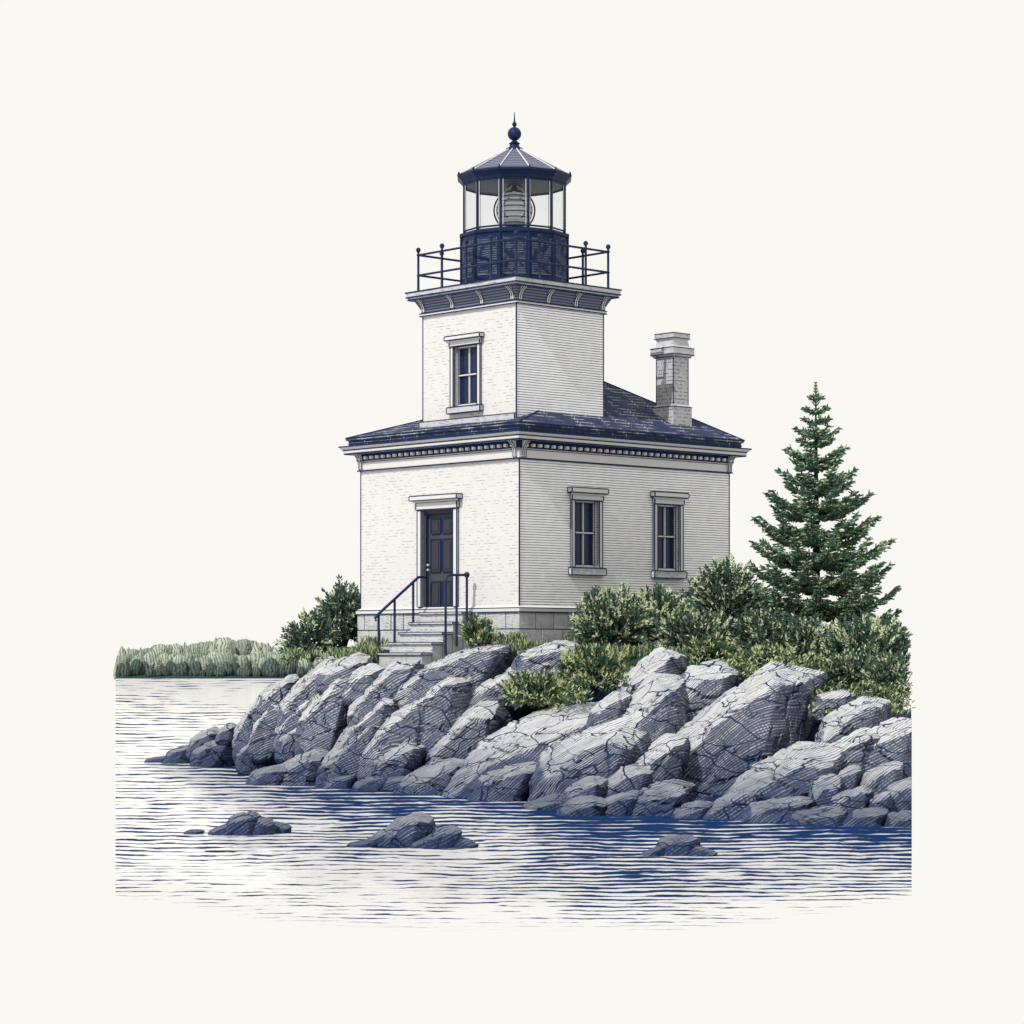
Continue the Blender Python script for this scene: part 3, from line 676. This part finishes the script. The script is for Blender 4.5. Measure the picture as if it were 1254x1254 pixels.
# rocks --------------------------------------------------------------
import bmesh
def ico(n):
    bm = bmesh.new(); bmesh.ops.create_icosphere(bm, subdivisions=n, radius=1.)
    v = np.array([x.co[:] for x in bm.verts]); f = [tuple(x.index for x in q.verts) for q in bm.faces]; bm.free(); return v, f
ICO = {n: ico(n) for n in (3, 4, 5, 6)}
SROT = np.array(__import__('mathutils').Euler((R(20), R(-33), R(15))).to_matrix())
def block(mb, x0, y0, x1, y1, seed, tilt=.30, th=None, d=None, drop=.38, rough=1., lean=.34):
    r = np.random.RandomState(seed)
    n = 6 if (x1-x0) > 60 else 5
    p, f = ICO[n]; p = np.sign(p)*np.abs(p)**.70; painted_lit = np.zeros(len(p))
    def cut(nv, off, wv=0., jit=.12):
        nonlocal p, painted_lit
        nv = np.array(nv, float)+r.uniform(-jit, jit, 3); nv = nv/np.linalg.norm(nv); e = p@nv-off
        hit = e > 0
        p = p-np.outer(np.where(hit, e, 0)*.93, nv); painted_lit = np.where(hit, wv, painted_lit)
    k = tilt*1.35
    cut((1, -.35, .10), r.uniform(.66, .78)); cut((-1, -.35, .25), r.uniform(.78, .88)); cut((-.08, -1, .20), r.uniform(.60, .72), .15)
    cut((.70, -.95, .20), r.uniform(.66, .82)); cut((-.65, -.85, .25), r.uniform(.80, .95), .35)
    cut((-k, -.30, 1), r.uniform(.40, .50), 1.); cut((-k-.55, -.55, .9), r.uniform(.58, .72), .9); cut((.35-k*.4, -.20, 1), r.uniform(.56, .66), .9)  # top facets marked as lit, so they get fewer dark lines
    cut((.9, -.35, .75), r.uniform(.72, .86), .1); cut((-.25, -1, .75), r.uniform(.66, .80), .30)
    for _ in range(5):
        a = r.uniform(0, 6.28); cut((math.cos(a), math.sin(a)-.3, r.uniform(-.1, .7)), r.uniform(.80, .95), .3)
    p[:, 0] += lean*p[:, 2]
    lo, hi = p.min(0), p.max(0); p = (p-lo)/(hi-lo)
    d = d or land_d((x0+x1)/2, (y0+y1)/2)
    if drop == .38: x0 -= .02*(x1-x0); x1 += .05*(x1-x0)
    W = (x1-x0)*d/F; Hh = (y1-y0)*d/F*(1+drop); T = th or max(.8*W, .9*Hh)
    T = min(T, 2.6)
    xa = (x0-CX)/F*d; zt_ = HC-(y0-HZ)/F*d
    q = np.empty_like(p); q[:, 0] = xa+p[:, 0]*W; q[:, 1] = d-min(.42*T, .50)+p[:, 1]*T; q[:, 2] = zt_-(1-p[:, 2])*Hh
    ctr = q.mean(0); amp = min(W, Hh*1.2, 1.3)
    out = []
    sv = Vector((seed*1.37 % 50, seed*.71 % 50, 0))
    for a in q:
        P = Vector(a); nrm = Vector(a-ctr); nrm.normalize()
        s = noise.fractal(P*1.1+sv, 1., 2., 2)*.045*amp+noise.fractal(P*5+sv, 1., 2., 2)*.008*min(1, amp*1.6)
        L = SROT@a; kk = L[2]*2.6+noise.noise(P*.7)*.8; fr = kk-math.floor(kk)      # bedding ledges
        s += (.022*amp)*(1-fr)**3*rough
        dd, _ = noise.voronoi(Vector((L[0]*.75, L[1]*1.0, L[2]*1.6))+Vector((noise.noise(P*1.2), noise.noise(P*1.2+Vector((9, 0, 0))), 0))*.3)
        s -= .060*amp*math.exp(-((dd[1]-dd[0])/.05)**2)                              # joints
        P = P+nrm*s
        lim = (1116.5-CX)/F*P.y
        if P.x > lim: P.x = lim
        P.z = max(P.z, -.10)
        out.append(P)
    mb.add(out, f); mb.w = getattr(mb, 'w', [])+painted_lit.tolist()
def build_rock(m, nm, mat, loc):
    o = m.build(nm, [mat], loc=loc, smooth=38)
    o.data.attributes.new('painted_lit', 'FLOAT', 'POINT').data.foreach_set('value', m.w)
    return o
ROCKS = [
 # name, label, material, blocks (px box, shear)
 ('ledge', 'tall narrow slab at the left edge of the point above open water', 'ledge_rock', [(284, 838, 345, 916, .6), (316, 825, 366, 872, .5)]),
 ('boulder', 'pale upright block behind the narrow edge slab on the left point', 'ledge_rock', [(305, 848, 354, 914, .5)]),
 ('boulder', 'blunt block under the left shrub, highest on the left point', 'ledge_rock', [(340, 803, 422, 880, .6)]),
 ('boulder', 'wide flat rock running up to the foot of the stone steps from the left', 'ledge_rock', [(388, 797, 456, 838, .35)]),
 ('boulder', 'slanting slab in the middle of the left point', 'ledge_rock', [(336, 845, 400, 910, .55)]),
 ('boulder', 'large rounded block below and left of the steps', 'ledge_rock', [(362, 826, 446, 910, .6)]),
 ('boulder', 'small dark lump closing the gap below the steps rock', 'ledge_rock', [(420, 812, 470, 850, .3)]),
 ('boulder', 'dark knob tapering into the water at the far left tip', 'wet_rock', [(199, 911, 240, 934, .25), (176, 926, 206, 935, .15)]),
 ('boulder', 'rounded dark rock second from the far left tip', 'wet_rock', [(229, 890, 271, 920, .3), (264, 885, 290, 906, .2)]),
 ('boulder', 'humped dark rock at the waterline below the narrow edge slab', 'wet_rock', [(233, 902, 297, 934, .35)]),
 ('boulder', 'dark wet rock at the water below the pale upright block', 'ledge_rock', [(291, 893, 344, 936, .4)]),
 ('boulder', 'dark sloping rock wedged right of the waterline humps on the left point', 'ledge_rock', [(337, 883, 388, 925, .4)]),
 ('boulder', 'pale topped block standing out in the water at the left front of the point', 'ledge_rock', [(336, 916, 402, 964, .4, 54.2), (300, 936, 360, 962, .3, 54.2)]),
 ('boulder', 'low pale wash rock almost under water left of the point', 'wet_rock', [(212, 944, 276, 961, .1)]),
 ('boulder', 'small low rock at the waterline right of the pale topped left block', 'wet_rock', [(394, 946, 439, 969, .3)]),
 ('ledge', 'long pale slab rising from the left up to the lawn right of the steps', 'ledge_rock', [(426, 806, 520, 876, .8), (480, 786, 626, 856, .6)]),
 ('boulder', 'big pale slab with steep shaded end below the long slab', 'ledge_rock', [(466, 818, 596, 905, .6)]),
 ('boulder', 'large steep block in the centre left of the rocks', 'ledge_rock', [(436, 848, 545, 940, .65)]),
 ('boulder', 'leaning slab left of the large steep centre block', 'ledge_rock', [(408, 846, 496, 925, .7)]),
 ('boulder', 'tall sloping rock reaching down to the water in the left centre', 'ledge_rock', [(388, 880, 478, 960, .65)]),
 ('boulder', 'rounded boulder above the small waterline rocks in the left centre', 'ledge_rock', [(454, 907, 517, 954, .4)]),
 ('boulder', 'low dark rock at the water below the rounded left centre boulder', 'wet_rock', [(430, 950, 480, 971, .3)]),
 ('boulder', 'small pebble like rock between the low dark rock and the broad ledge', 'wet_rock', [(468, 950, 500, 966, .2)]),
 ('boulder', 'upper flat topped rock right of the long slab by the foundation', 'ledge_rock', [(625, 784, 708, 824, .3), (603, 800, 683, 850, .4)]),
 ('boulder', 'small square block just below the flat topped foundation rock', 'ledge_rock', [(574, 825, 632, 864, .3)]),
 ('boulder', 'sloping rock beside the low green bush in the centre', 'ledge_rock', [(518, 855, 622, 940, .62)]),
 ('ledge', 'broad ledge sloping from the centre bush down to the water', 'ledge_rock', [(540, 864, 766, 978, .62, 49.6), (486, 928, 580, 975, .50, 50.9), (575, 934, 668, 977, .35, 48.6), (650, 880, 800, 990, .30, 47.2)]),
 ('boulder', 'small pale rock between the broad ledge and the round topped boulder', 'ledge_rock', [(720, 843, 772, 892, .4)]),
 ('boulder', 'round topped boulder with pale crown in front of the right shrubs', 'ledge_rock', [(752, 791, 846, 880, .5), (740, 826, 850, 930, .62)]),
 ('boulder', 'darker boulder tucked right of the pale round topped boulder', 'ledge_rock', [(826, 809, 908, 876, .1)]),
 ('boulder', 'largest boulder, huge pale topped block at the right centre', 'ledge_rock', [(812, 811, 1010, 958, .60), (776, 900, 842, 950, .55)]),
 ('boulder', 'pale humped rock low between the broad ledge and the largest boulder', 'ledge_rock', [(737, 936, 798, 976, .3)]),
 ('boulder', 'low round rock behind the front waterline rocks right of the broad ledge', 'ledge_rock', [(686, 951, 746, 984, .3)]),
 ('boulder', 'long low dark rock at the front waterline in the middle', 'wet_rock', [(636, 974, 702, 1002, .35)]),
 ('boulder', 'dark waterline rock right of the long low middle one', 'wet_rock', [(680, 976, 748, 1003, .25), (735, 968, 785, 1000, .2)]),
 ('boulder', 'dark wet rock under the foot of the largest boulder', 'wet_rock', [(768, 955, 850, 1000, .2)]),
 ('boulder', 'small rock at the water left of the long right slab', 'wet_rock', [(822, 982, 874, 1008, .35)]),
 ('ledge', 'long pale slab sloping down left to the water on the right', 'ledge_rock', [(884, 912, 1040, 1000, .62), (856, 968, 930, 1009, .55), (905, 976, 1000, 1010, .3)]),
 ('boulder', 'flat pale rock stepping up right of the long right slab', 'ledge_rock', [(1008, 893, 1082, 940, .3)]),
 ('boulder', 'pale topped rock below the shrubs at the right', 'ledge_rock', [(1002, 852, 1092, 912, .45)]),
 ('boulder', 'low dark flat rock behind the largest boulder on its right', 'ledge_rock', [(992, 844, 1050, 874, .1)]),
 ('boulder', 'flat topped rock cut off at the right edge below the shrubs', 'ledge_rock', [(1052, 877, 1132, 945, .3)]),
 ('boulder', 'rounded pale boulder on the right slope near the right edge', 'ledge_rock', [(1053, 933, 1106, 970, .3)]),
 ('boulder', 'pale boulder below the end of the long right slab', 'ledge_rock', [(1015, 962, 1069, 999, .35)]),
 ('boulder', 'dark rough rock against the right edge above the water', 'ledge_rock', [(1078, 952, 1128, 990, .2), (1064, 970, 1092, 996, .2)]),
 ('boulder', 'dark lump between the long right slab and the pale boulder', 'wet_rock', [(988, 949, 1032, 990, .2), (1022, 936, 1056, 966, .2)]),
 ('boulder', 'low rock standing in the front water at the right', 'wet_rock', [(960, 988, 1038, 1019, .25)]),
 ('boulder', 'flat dark rocks awash at the lower right edge', 'wet_rock', [(1034, 990, 1088, 1012, .1), (1080, 993, 1128, 1019, .1)]),
]
seed = 11
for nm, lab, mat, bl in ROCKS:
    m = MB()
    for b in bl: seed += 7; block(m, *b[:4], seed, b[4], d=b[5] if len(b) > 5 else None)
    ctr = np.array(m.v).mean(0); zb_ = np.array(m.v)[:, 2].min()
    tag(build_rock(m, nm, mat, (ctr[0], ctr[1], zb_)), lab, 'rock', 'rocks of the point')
# rocks standing free in the water
def wd(py): return F*HC/(py-HZ)
for lab, bl in (('small dark rock islet at the left in open water', [(252, 1008, 296, 1026, .5), (272, 993, 322, 1026, .15), (300, 999, 336, 1026, -.2), (326, 1006, 358, 1024, -.3)]),
                ('barely showing dark rock tip left of the left islet', [(222, 1016, 250, 1025, .1)]),
                ('largest dark rock islet with two humps in the centre foreground water', [(440, 1014, 492, 1040, .6), (462, 996, 532, 1040, .25), (500, 1020, 550, 1042, .4), (522, 1011, 566, 1042, .0), (545, 1026, 586, 1042, -.5), (420, 1029, 466, 1041, .3)]),
                ('single low dark islet in the foreground water at the right', [(782, 1036, 822, 1052, .6), (800, 1023, 860, 1051, .1), (834, 1036, 880, 1052, -.5)])):
    m = MB()
    for b in bl: seed += 7; block(m, *b[:4], seed, b[4], d=wd(b[3]-2)+.3, th=(b[2]-b[0])*.8*wd(b[3])/F, drop=.35)
    ctr = np.array(m.v).mean(0)
    tag(build_rock(m, 'islet_rock', 'islet_rock', (ctr[0], ctr[1], -.2)), lab, 'rock', 'small rocks out in the water')

# ------------------------------------------------------------------ plants
def leaf(mb, p, dr, up, L, Wd, tint):
    s = dr.cross(up)
    if s.length < 1e-3: s = Vector((1, 0, 0))
    s.normalize(); n = s.cross(dr).normalized()
    if p.x > (1116-CX)/F*p.y: return
    mb.add([p, p+dr*L*.5+s*Wd*.5+n*Wd*.12, p+dr*L, p+dr*L*.5-s*Wd*.5+n*Wd*.12], [(0, 1, 2, 3)], 0, tint)
def sprig(mb, st, p, dr, L, rnd, ll, lw, pale):
    up = Vector((0, 0, 1)); n = max(3, int(L/(ll*.55)))
    if (p+dr*(L+ll)).x > (1116-CX)/F*p.y: return
    side = dr.cross(Vector((rnd.uniform(-1, 1), rnd.uniform(-1, 1), rnd.uniform(-1, 1)))).normalized()
    end = p+dr*L
    st.tube([p, end], [.010, .004], 3, 0, 0., False)
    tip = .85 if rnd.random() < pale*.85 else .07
    for i in range(n):
        t = (i+.6)/n; q = p.lerp(end, t)
        for s in (-1, 1):
            d2 = (dr*.75+side*s*.8+Vector((rnd.uniform(-.3, .3), rnd.uniform(-.3, .3), rnd.uniform(-.1, .4)))).normalized()
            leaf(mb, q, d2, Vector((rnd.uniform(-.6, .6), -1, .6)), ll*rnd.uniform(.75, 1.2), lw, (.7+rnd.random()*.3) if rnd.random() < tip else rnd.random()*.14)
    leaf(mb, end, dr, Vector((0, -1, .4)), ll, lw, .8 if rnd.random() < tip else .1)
def shrub(name, label, cx, cy, rx, ry, d, seed, n=230, pale=.34, flat=1., mat='shrub_leaves'):
    rnd = random.Random(seed); c = at(cx, cy, d); ax = rx*d/F; az = ry*d/F; ay = min(ax, az*1.3)*flat
    root = Vector((c.x, c.y, c.z-az*.95)); rt = empty(name, root, label, 'shrub', 'shrubs on the point')
    lv = MB(); st = MB(); sc = d/54
    limbs = []
    for k in range(13):
        a = rnd.uniform(0, 6.28); e = rnd.uniform(.2, 1.)
        tipv = c+Vector((math.cos(a)*ax*e*.8, math.sin(a)*ay*e*.8, az*rnd.uniform(.0, .75)*(1.1-e*.6)))
        mid = root.lerp(tipv, .5)+Vector((0, 0, .08)); limbs.append((root, mid, tipv)); st.tube([root, mid, tipv], [.03, .022, .010], 5, 0)
    n = int(n*1.25)
    for k in range(n):
        # clumpy shell: directions biased upward and to irregular lobes
        while True:
            v = Vector((rnd.gauss(0, 1), rnd.gauss(0, 1), rnd.gauss(0, 1))).normalized()
            if v.z > -.75: break
        lob = 1+.32*noise.noise(v*2.3+Vector((seed*3.1, 0, 0)))
        rr = rnd.uniform(.25, .88)**.6*lob
        p = c+Vector((v.x*ax, v.y*ay, v.z*az))*rr*.86
        dr = (v*Vector((1, 1, 1)).length*.5+Vector((rnd.uniform(-.4, .4), rnd.uniform(-.4, .4), rnd.uniform(.1, .9)))).normalized()
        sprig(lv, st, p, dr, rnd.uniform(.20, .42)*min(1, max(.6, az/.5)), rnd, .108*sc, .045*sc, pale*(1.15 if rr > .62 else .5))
    st.build('stems', ['bark'], rt); lv.build('foliage', [mat], rt, tint=True)
shrub('shrub', 'tall leafy shrub against the left corner of the house', 420, 763, 26, 42, 59.6, 1, 260, .22)
shrub('shrub', 'low spreading shrub at the outer left, over the open water', 382, 786, 27, 26, 59.2, 2, 200, .22)
shrub('shrub', 'bushy shrub below the left window of the right wall', 750, 770, 46, 40, 54.2, 3, 520, .40)
shrub('shrub', 'shrub below the right window of the right wall', 803, 764, 42, 34, 55.2, 4, 330, .36)
shrub('shrub', 'tallest shrub in front of the right corner of the house', 890, 742, 52, 50, 57, 5, 420, .30)
shrub('shrub', 'low shrub in front of the tallest shrub at the house corner', 850, 782, 48, 24, 53.4, 6, 260, .34)
shrub('shrub', 'shrub between the house corner shrub and the foot of the spruce', 940, 790, 52, 32, 53, 7, 300, .30)
shrub('shrub', 'dark shrub right of the foot of the spruce', 1058, 806, 50, 40, 51, 8, 330, .28)
shrub('shrub', 'shrub cut off at the right edge of the scene', 1092, 842, 24, 30, 48, 9, 180, .28)
shrub('shrub', 'dense dark shrub under the lowest left branches of the spruce', 985, 800, 46, 34, 52.4, 21, 320, .26)
shrub('shrub', 'shrub between the spruce and the right edge, above the pale topped rock', 1050, 838, 48, 30, 49.4, 22, 300, .30)
shrub('shrub', 'upper shrub at the right edge under the spruce branch tips', 1090, 806, 30, 30, 51.6, 23, 220, .24)
shrub('low_bush', 'low bright bush growing in the gap between the centre rocks', 660, 850, 48, 20, 51.6, 10, 220, .5, 1.4, 'cover_leaves')
shrub('low_bush', 'low bush above the broad ledge, left of the round topped boulder', 728, 826, 44, 26, 51.8, 12, 240, .5, 1.4, 'cover_leaves')
shrub('low_bush', 'mounded low bush above the largest boulder', 935, 816, 48, 16, 50.6, 13, 180, .5, 1.4, 'cover_leaves')
shrub('low_bush', 'small low bush just behind the darker boulder right of the round topped one', 872, 802, 30, 13, 51.8, 31, 130, .5, 1.4, 'cover_leaves')
shrub('low_bush', 'low bush below the spruce, behind the low dark flat rock', 1010, 834, 42, 20, 49.6, 14, 200, .42, 1.4, 'cover_leaves')
shrub('low_bush', 'small bush against the stone base right of the steps', 586, 778, 15, 13, 54.6, 15, 90, .4, 1., 'cover_leaves')
# grass and creeping cover: one mass
rnd = random.Random(77); m = MB()
def tuft(px, py, d, n, hgt):
    b = at(px, py, d)
    for _ in range(n):
        q = b+Vector((rnd.gauss(0, .05), rnd.gauss(0, .05), 0)); dr = Vector((rnd.uniform(-.5, .5), rnd.uniform(-.4, .4), 1)).normalized()
        leaf(m, q, dr, Vector((0, -1, 0)), hgt*rnd.uniform(.5, 1.1), .022, .8 if rnd.random() < .42 else .1)
for x0, x1, y0, y1, d, nn_ in ((690, 800, 798, 806, 53.2, 90), (630, 770, 792, 798, 54.0, 90), (800, 900, 800, 806, 52.6, 80), (415, 470, 800, 812, 56.6, 60), (441, 470, 786, 796, 57.3, 26), (574, 640, 782, 790, 54.5, 60), (690, 720, 788, 798, 54.2, 30), (350, 445, 800, 812, 58.2, 40), (430, 462, 796, 806, 56.2, 26)):
    for _ in range(nn_):
        px = rnd.uniform(x0, x1); tuft(px, rnd.uniform(y0, y1), d, 9, .20)
for x0, x1, y0, y1, nn_ in ((600, 720, 835, 866, 220), (690, 770, 812, 845, 160), (830, 1010, 806, 830, 160), (990, 1114, 840, 876, 200)):
    for _ in range(nn_):
        px, py = rnd.uniform(x0, x1), rnd.uniform(y0, y1); d = land_d(px, py)+.15; b = at(px, py, d)
        for _ in range(7):
            dr = Vector((rnd.uniform(-1, 1), rnd.uniform(-1, .3), rnd.uniform(.2, 1))).normalized()
            leaf(m, b+Vector((rnd.gauss(0, .06), rnd.gauss(0, .06), rnd.gauss(0, .04))), dr, Vector((0, -.4, 1)), .10, .04, .8 if rnd.random() < .4 else .1)
tag(m.build('grass', ['cover_leaves'], tint=True), 'short grass and creeping cover along the stone base and between the rocks', 'grass', kind='stuff')

# spruce
def spruce():
    rnd = random.Random(5); d = 54.; base = at(999, 838, d); top = at(999, 468, d); Ht = top.z-base.z
    rt = empty('spruce_tree', base, 'tall pointed dark green spruce standing right of the house', 'tree')
    tk = MB(); tk.tube([base, base+Vector((0.01, 0, Ht*.5)), top], [.13, .07, .008], 8, 0); tk.build('trunk', ['bark'], rt, smooth=60)
    nb = MB()
    prof = [(468, 2), (490, 9), (507, 22), (540, 35), (570, 50), (605, 64), (640, 82), (677, 91), (715, 101), (747, 110), (776, 114), (812, 112), (850, 104)]
    def hw(y):
        for (a, b), (c, e) in zip(prof, prof[1:]):
            if a <= y <= c: return lerp(b, e, (y-a)/(c-a))*d/F
        return prof[-1][1]*d/F
    def twig(p, dr, L, r0, tint):
        nb.tube([p, p+dr*L*.6+Vector((0, 0, L*.04)), p+dr*L+Vector((0, 0, L*.10))], [r0*.8, r0, r0*.55], 5, 0, tint)
    y = 486.; k = 0
    for i in range(8):
        q = at(999, 470+i*4, d); 
        for s in (-1, 1): twig(q, Vector((s*.6, rnd.uniform(-.4, .4), .7)).normalized(), .05+.012*i, .016, .1)
    nb.tube([at(999, 490, d), top], [.022, .012], 5)
    while y < 836:
        k += 1; big = k % 2 == 0
        nbch = 15 if y > 720 else 11 if y > 640 else 10 if y > 580 else 7 if y > 540 else 5
        for b in range(nbch):
            az = 2*math.pi*(b+rnd.uniform(-.25, .25))/nbch+k*.75
            L = hw(y)*(1. if big else .72)*rnd.uniform(.84, 1.08)*(1-.20*min(1, max(0, (y-640)/60))*max(0, -math.cos(az)))
            o = Vector((math.cos(az), math.sin(az), 0)); t_y = (y-470)/340.
            rise = lerp(1.15, .12, min(1, t_y*1.35)**.7)            # branches climb near the top, level out below
            p0 = Vector((base.x, base.y, HC-(y-HZ)/F*d))-Vector((0, 0, L*rise*.62))
            ns = 12; pts = []
            for s in range(ns+1):
                t = s/ns; sag = -.20*math.sin(math.pi*t*.85)*lerp(.3, 1., t_y)+rise*.62*t+.22*t**3*lerp(.2, 1, t_y)
                pts.append(p0+o*L*t+Vector((0, 0, L*sag)))
            nb.tube(pts, [lerp(.028, .013, s/ns) for s in range(ns+1)], 5, 0, .04)
            sd = Vector((-o.y, o.x, 0))
            nt = max(4, int(L/.062))
            for s in range(nt):
                t = .10+.90*(s+rnd.random()*.5)/nt; f_ = min(ns-1, int(t*ns)); p = pts[f_].lerp(pts[f_+1], t*ns-f_)
                tl = (.10+.26*L*(1-t)**.8*min(1, t*3.))*rnd.uniform(.75, 1.1); tl = min(tl, .46)
                for sg in (-1, 1):
                    dr = (o*.72+sd*sg*.72+Vector((0, 0, rnd.uniform(-.20, .26)))).normalized()
                    pal = .10 if rnd.random() > .24 else rnd.uniform(.5, .95)
                    twig(p, dr, tl, .021, pal)
                    m_ = int(tl/.075)
                    for g in range(1, m_+1):
                        qq = p+dr*tl*g/(m_+1)
                        for s2 in (-1, 1):
                            d3 = (dr*.7+Vector((-dr.y, dr.x, .15))*s2*.65+Vector((0, 0, rnd.uniform(-.25, .3)))).normalized()
                            twig(qq, d3, .085*rnd.uniform(.8, 1.3), .0165, .08 if rnd.random() > .27 else rnd.uniform(.5, 1.))
                # hanging and standing shoots give the branch its thickness
                twig(p, (o*.5+Vector((rnd.uniform(-.4, .4), rnd.uniform(-.4, .4), rnd.choice((-.7, .6))))).normalized(), .10, .018, .08 if rnd.random() > .25 else .75)
        y += lerp(12, 17, min(1, (y-480)/200.)) if y < 640 else 15
    nb.build('crown', ['spruce_needles'], rt, smooth=60, tint=True)
spruce()

# ------------------------------------------------------------------ far shore
DS = F*HC/(831-HZ)
m = MB()
x0, x1 = (142-CX)/F*DS, (430-CX)/F*DS
pr = [(-1.0, -.3), (0, .06), (3, .35), (16, .7), (30, .3), (36, -.6)]
n = 60
vs = [(lerp(x0*(DS+dy)/DS, x1, i/n), DS+dy+.5*noise.noise(Vector((i*.7, dy, 0))), z) for i in range(n+1) for dy, z in pr]
fs = [(i*6+j, i*6+6+j, i*6+7+j, i*6+1+j) for i in range(n) for j in range(5)]
m.add(vs, fs); tag(m.build('far_bank', ['soil'], smooth=180), kind='structure')
ICOV, ICOF = ICO[4]
def crown_mesh(name, kind, seed, mat):
    m = MB(); out = []
    for a in ICOV:
        P = Vector(a)
        if kind == 'round': s = Vector((P.x, P.y, P.z*1.05))
        else:
            tt = (P.z+1)/2; wd_ = (1-tt**2.4)*1.05+.04; rr = math.hypot(P.x, P.y) or 1
            s = Vector((P.x/rr*wd_*min(1, rr*2.5), P.y/rr*wd_*min(1, rr*2.5), P.z*1.25))
        k_ = 1+.14*noise.noise(P*1.6+Vector((seed*5., 0, 0)))+.05*noise.noise(P*5+Vector((0, seed*3., 0)))
        out.append(s*k_)
    m.add(out, ICOF); me = m.build(name, [mat], smooth=70); return me
def far_tree(kind, seed, mat, label, group):
    rt = empty('far_tree', (0, 0, 0), label, 'tree', group)
    c = crown_mesh('crown', kind, seed, mat); c.parent = rt
    t = MB(); t.tube([(0, 0, -1.6), (0, 0, -.3)], [.14, .08], 6); t = t.build('trunk', ['bark'], rt); return rt
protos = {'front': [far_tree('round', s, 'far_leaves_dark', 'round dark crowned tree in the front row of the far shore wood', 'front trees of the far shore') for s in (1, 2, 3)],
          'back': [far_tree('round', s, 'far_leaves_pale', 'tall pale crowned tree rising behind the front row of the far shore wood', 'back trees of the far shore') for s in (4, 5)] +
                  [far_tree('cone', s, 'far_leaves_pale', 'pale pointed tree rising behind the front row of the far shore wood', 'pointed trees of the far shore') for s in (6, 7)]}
used = set()
def put(proto, loc, s, rz):
    if proto.name not in used: r_ = proto; used.add(proto.name)
    else:
        r_ = proto.copy(); COL.objects.link(r_)
        for ch in proto.children:
            c = ch.copy(); COL.objects.link(c); c.parent = r_
    r_.location = loc; r_.scale = s; r_.rotation_euler = (0, 0, rz)
rnd = random.Random(9)
def skyline(px):
    T = [(142, 791), (180, 788), (230, 786), (262, 780), (285, 779), (320, 785), (350, 790), (440, 800)]
    for a, b in zip(T, T[1:]):
        if a[0] <= px <= b[0]: return lerp(a[1], b[1], (px-a[0])/(b[0]-a[0]))
    return 795
px = 150.
while px < 405:                                       # back row
    d = DS+rnd.uniform(12, 18); w_ = rnd.uniform(6, 11); ytop = skyline(px)+rnd.uniform(0, 5)
    ztop = HC-(ytop-HZ)/F*d; rad = w_*d/F; hh = max(.8, ztop/2.3); rad = max(rad, .6*hh)
    pr_ = protos['back'][rnd.choice((0, 1, 0, 1, 2, 3))]; top = 1.05 if pr_ in protos['back'][:2] else 1.25
    put(pr_, ((px-CX)/F*d, d, ztop-hh*top), (rad, rad, hh), rnd.uniform(0, 6)); px += w_*rnd.uniform(.75, 1.1)
px = 150.
while px < 400:                                       # middle row
    d = DS+rnd.uniform(7, 10); w_ = rnd.uniform(6, 10); ytop = rnd.uniform(796, 806); ztop = HC-(ytop-HZ)/F*d; rad = w_*d/F; hh = ztop/2.1; rad = max(rad, .6*hh)
    put(protos['back'][rnd.choice((0, 1))], ((px-CX)/F*d, d, ztop-hh*1.05), (rad, rad, hh), rnd.uniform(0, 6)); px += w_*rnd.uniform(1.0, 1.6)
px = 148.
while px < 400:                                       # front row at the water
    d = DS+rnd.uniform(1.5, 4); w_ = rnd.uniform(4.5, 8); ytop = rnd.uniform(804, 821); ztop = HC-(ytop-HZ)/F*d; rad = w_*d/F; hh = ztop/1.9; rad = max(rad, .65*hh)
    put(protos['front'][rnd.choice((0, 1, 2))], ((px-CX)/F*d, d, ztop-hh*1.05), (rad, rad, hh), rnd.uniform(0, 6)); px += w_*rnd.uniform(.9, 1.5)

# ------------------------------------------------------------------ the lake
ncol, ys_ = 90, [831-.0]+[831+ (1142-831)*(i/110)**1.1 for i in range(1, 111)]
vs = []; uvs = []; rim = []; shore_reflection = []
def shore_y(px):
    return tab(px)[0] if px > 180 else 934
for y in ys_:
    d = F*HC/(y-HZ)
    for i in range(ncol+1):
        px = lerp(141.5, 1116.5, i/ncol); x = (px-CX)/F*d
        vs.append((x, d, 0.)); uvs.append((x*3120/26*(26/d)**.8, 345*(26/d)**.8))
        # near rim (the last metres of the sheet) and the two sides
        lowlim = 1112+28*min(1, max(0, (px-180)/330))-22*min(1, max(0, (px-860)/250))
        side_ = max(0., (px-985)/130)*.35*min(1, max(0, (y-1035)/50))+max(0., (330-px)/190)*.16*min(1, max(0, (y-1010)/60))
        rim.append(min(1.2, max(0., (y-lowlim+56)/66)+side_))
        sy = shore_y(px); dv = (y-sy)
        side = min(1, max(0, (px-200)/220))
        s_ = max(0., 1-max(0, dv)/125.); shore_reflection.append((.8*s_+.6*s_**4)*side if dv > -25 else 0.)
nr = len(ys_); W1_ = ncol+1
fs = [(r*W1_+c, (r+1)*W1_+c, (r+1)*W1_+c+1, r*W1_+c+1) for r in range(nr-1) for c in range(ncol)]
m = MB(); m.add(vs, fs); wo = m.build('water', ['lake_water'], smooth=180); tag(wo, kind='structure')
me = wo.data; ul = me.uv_layers.new(name='ripple')
for lp in me.loops: ul.data[lp.index].uv = uvs[lp.vertex_index]
for nm, vals in (('rim', rim), ('shore_reflection', shore_reflection)):
    a_ = me.attributes.new(nm, 'FLOAT', 'POINT'); a_.data.foreach_set('value', vals)
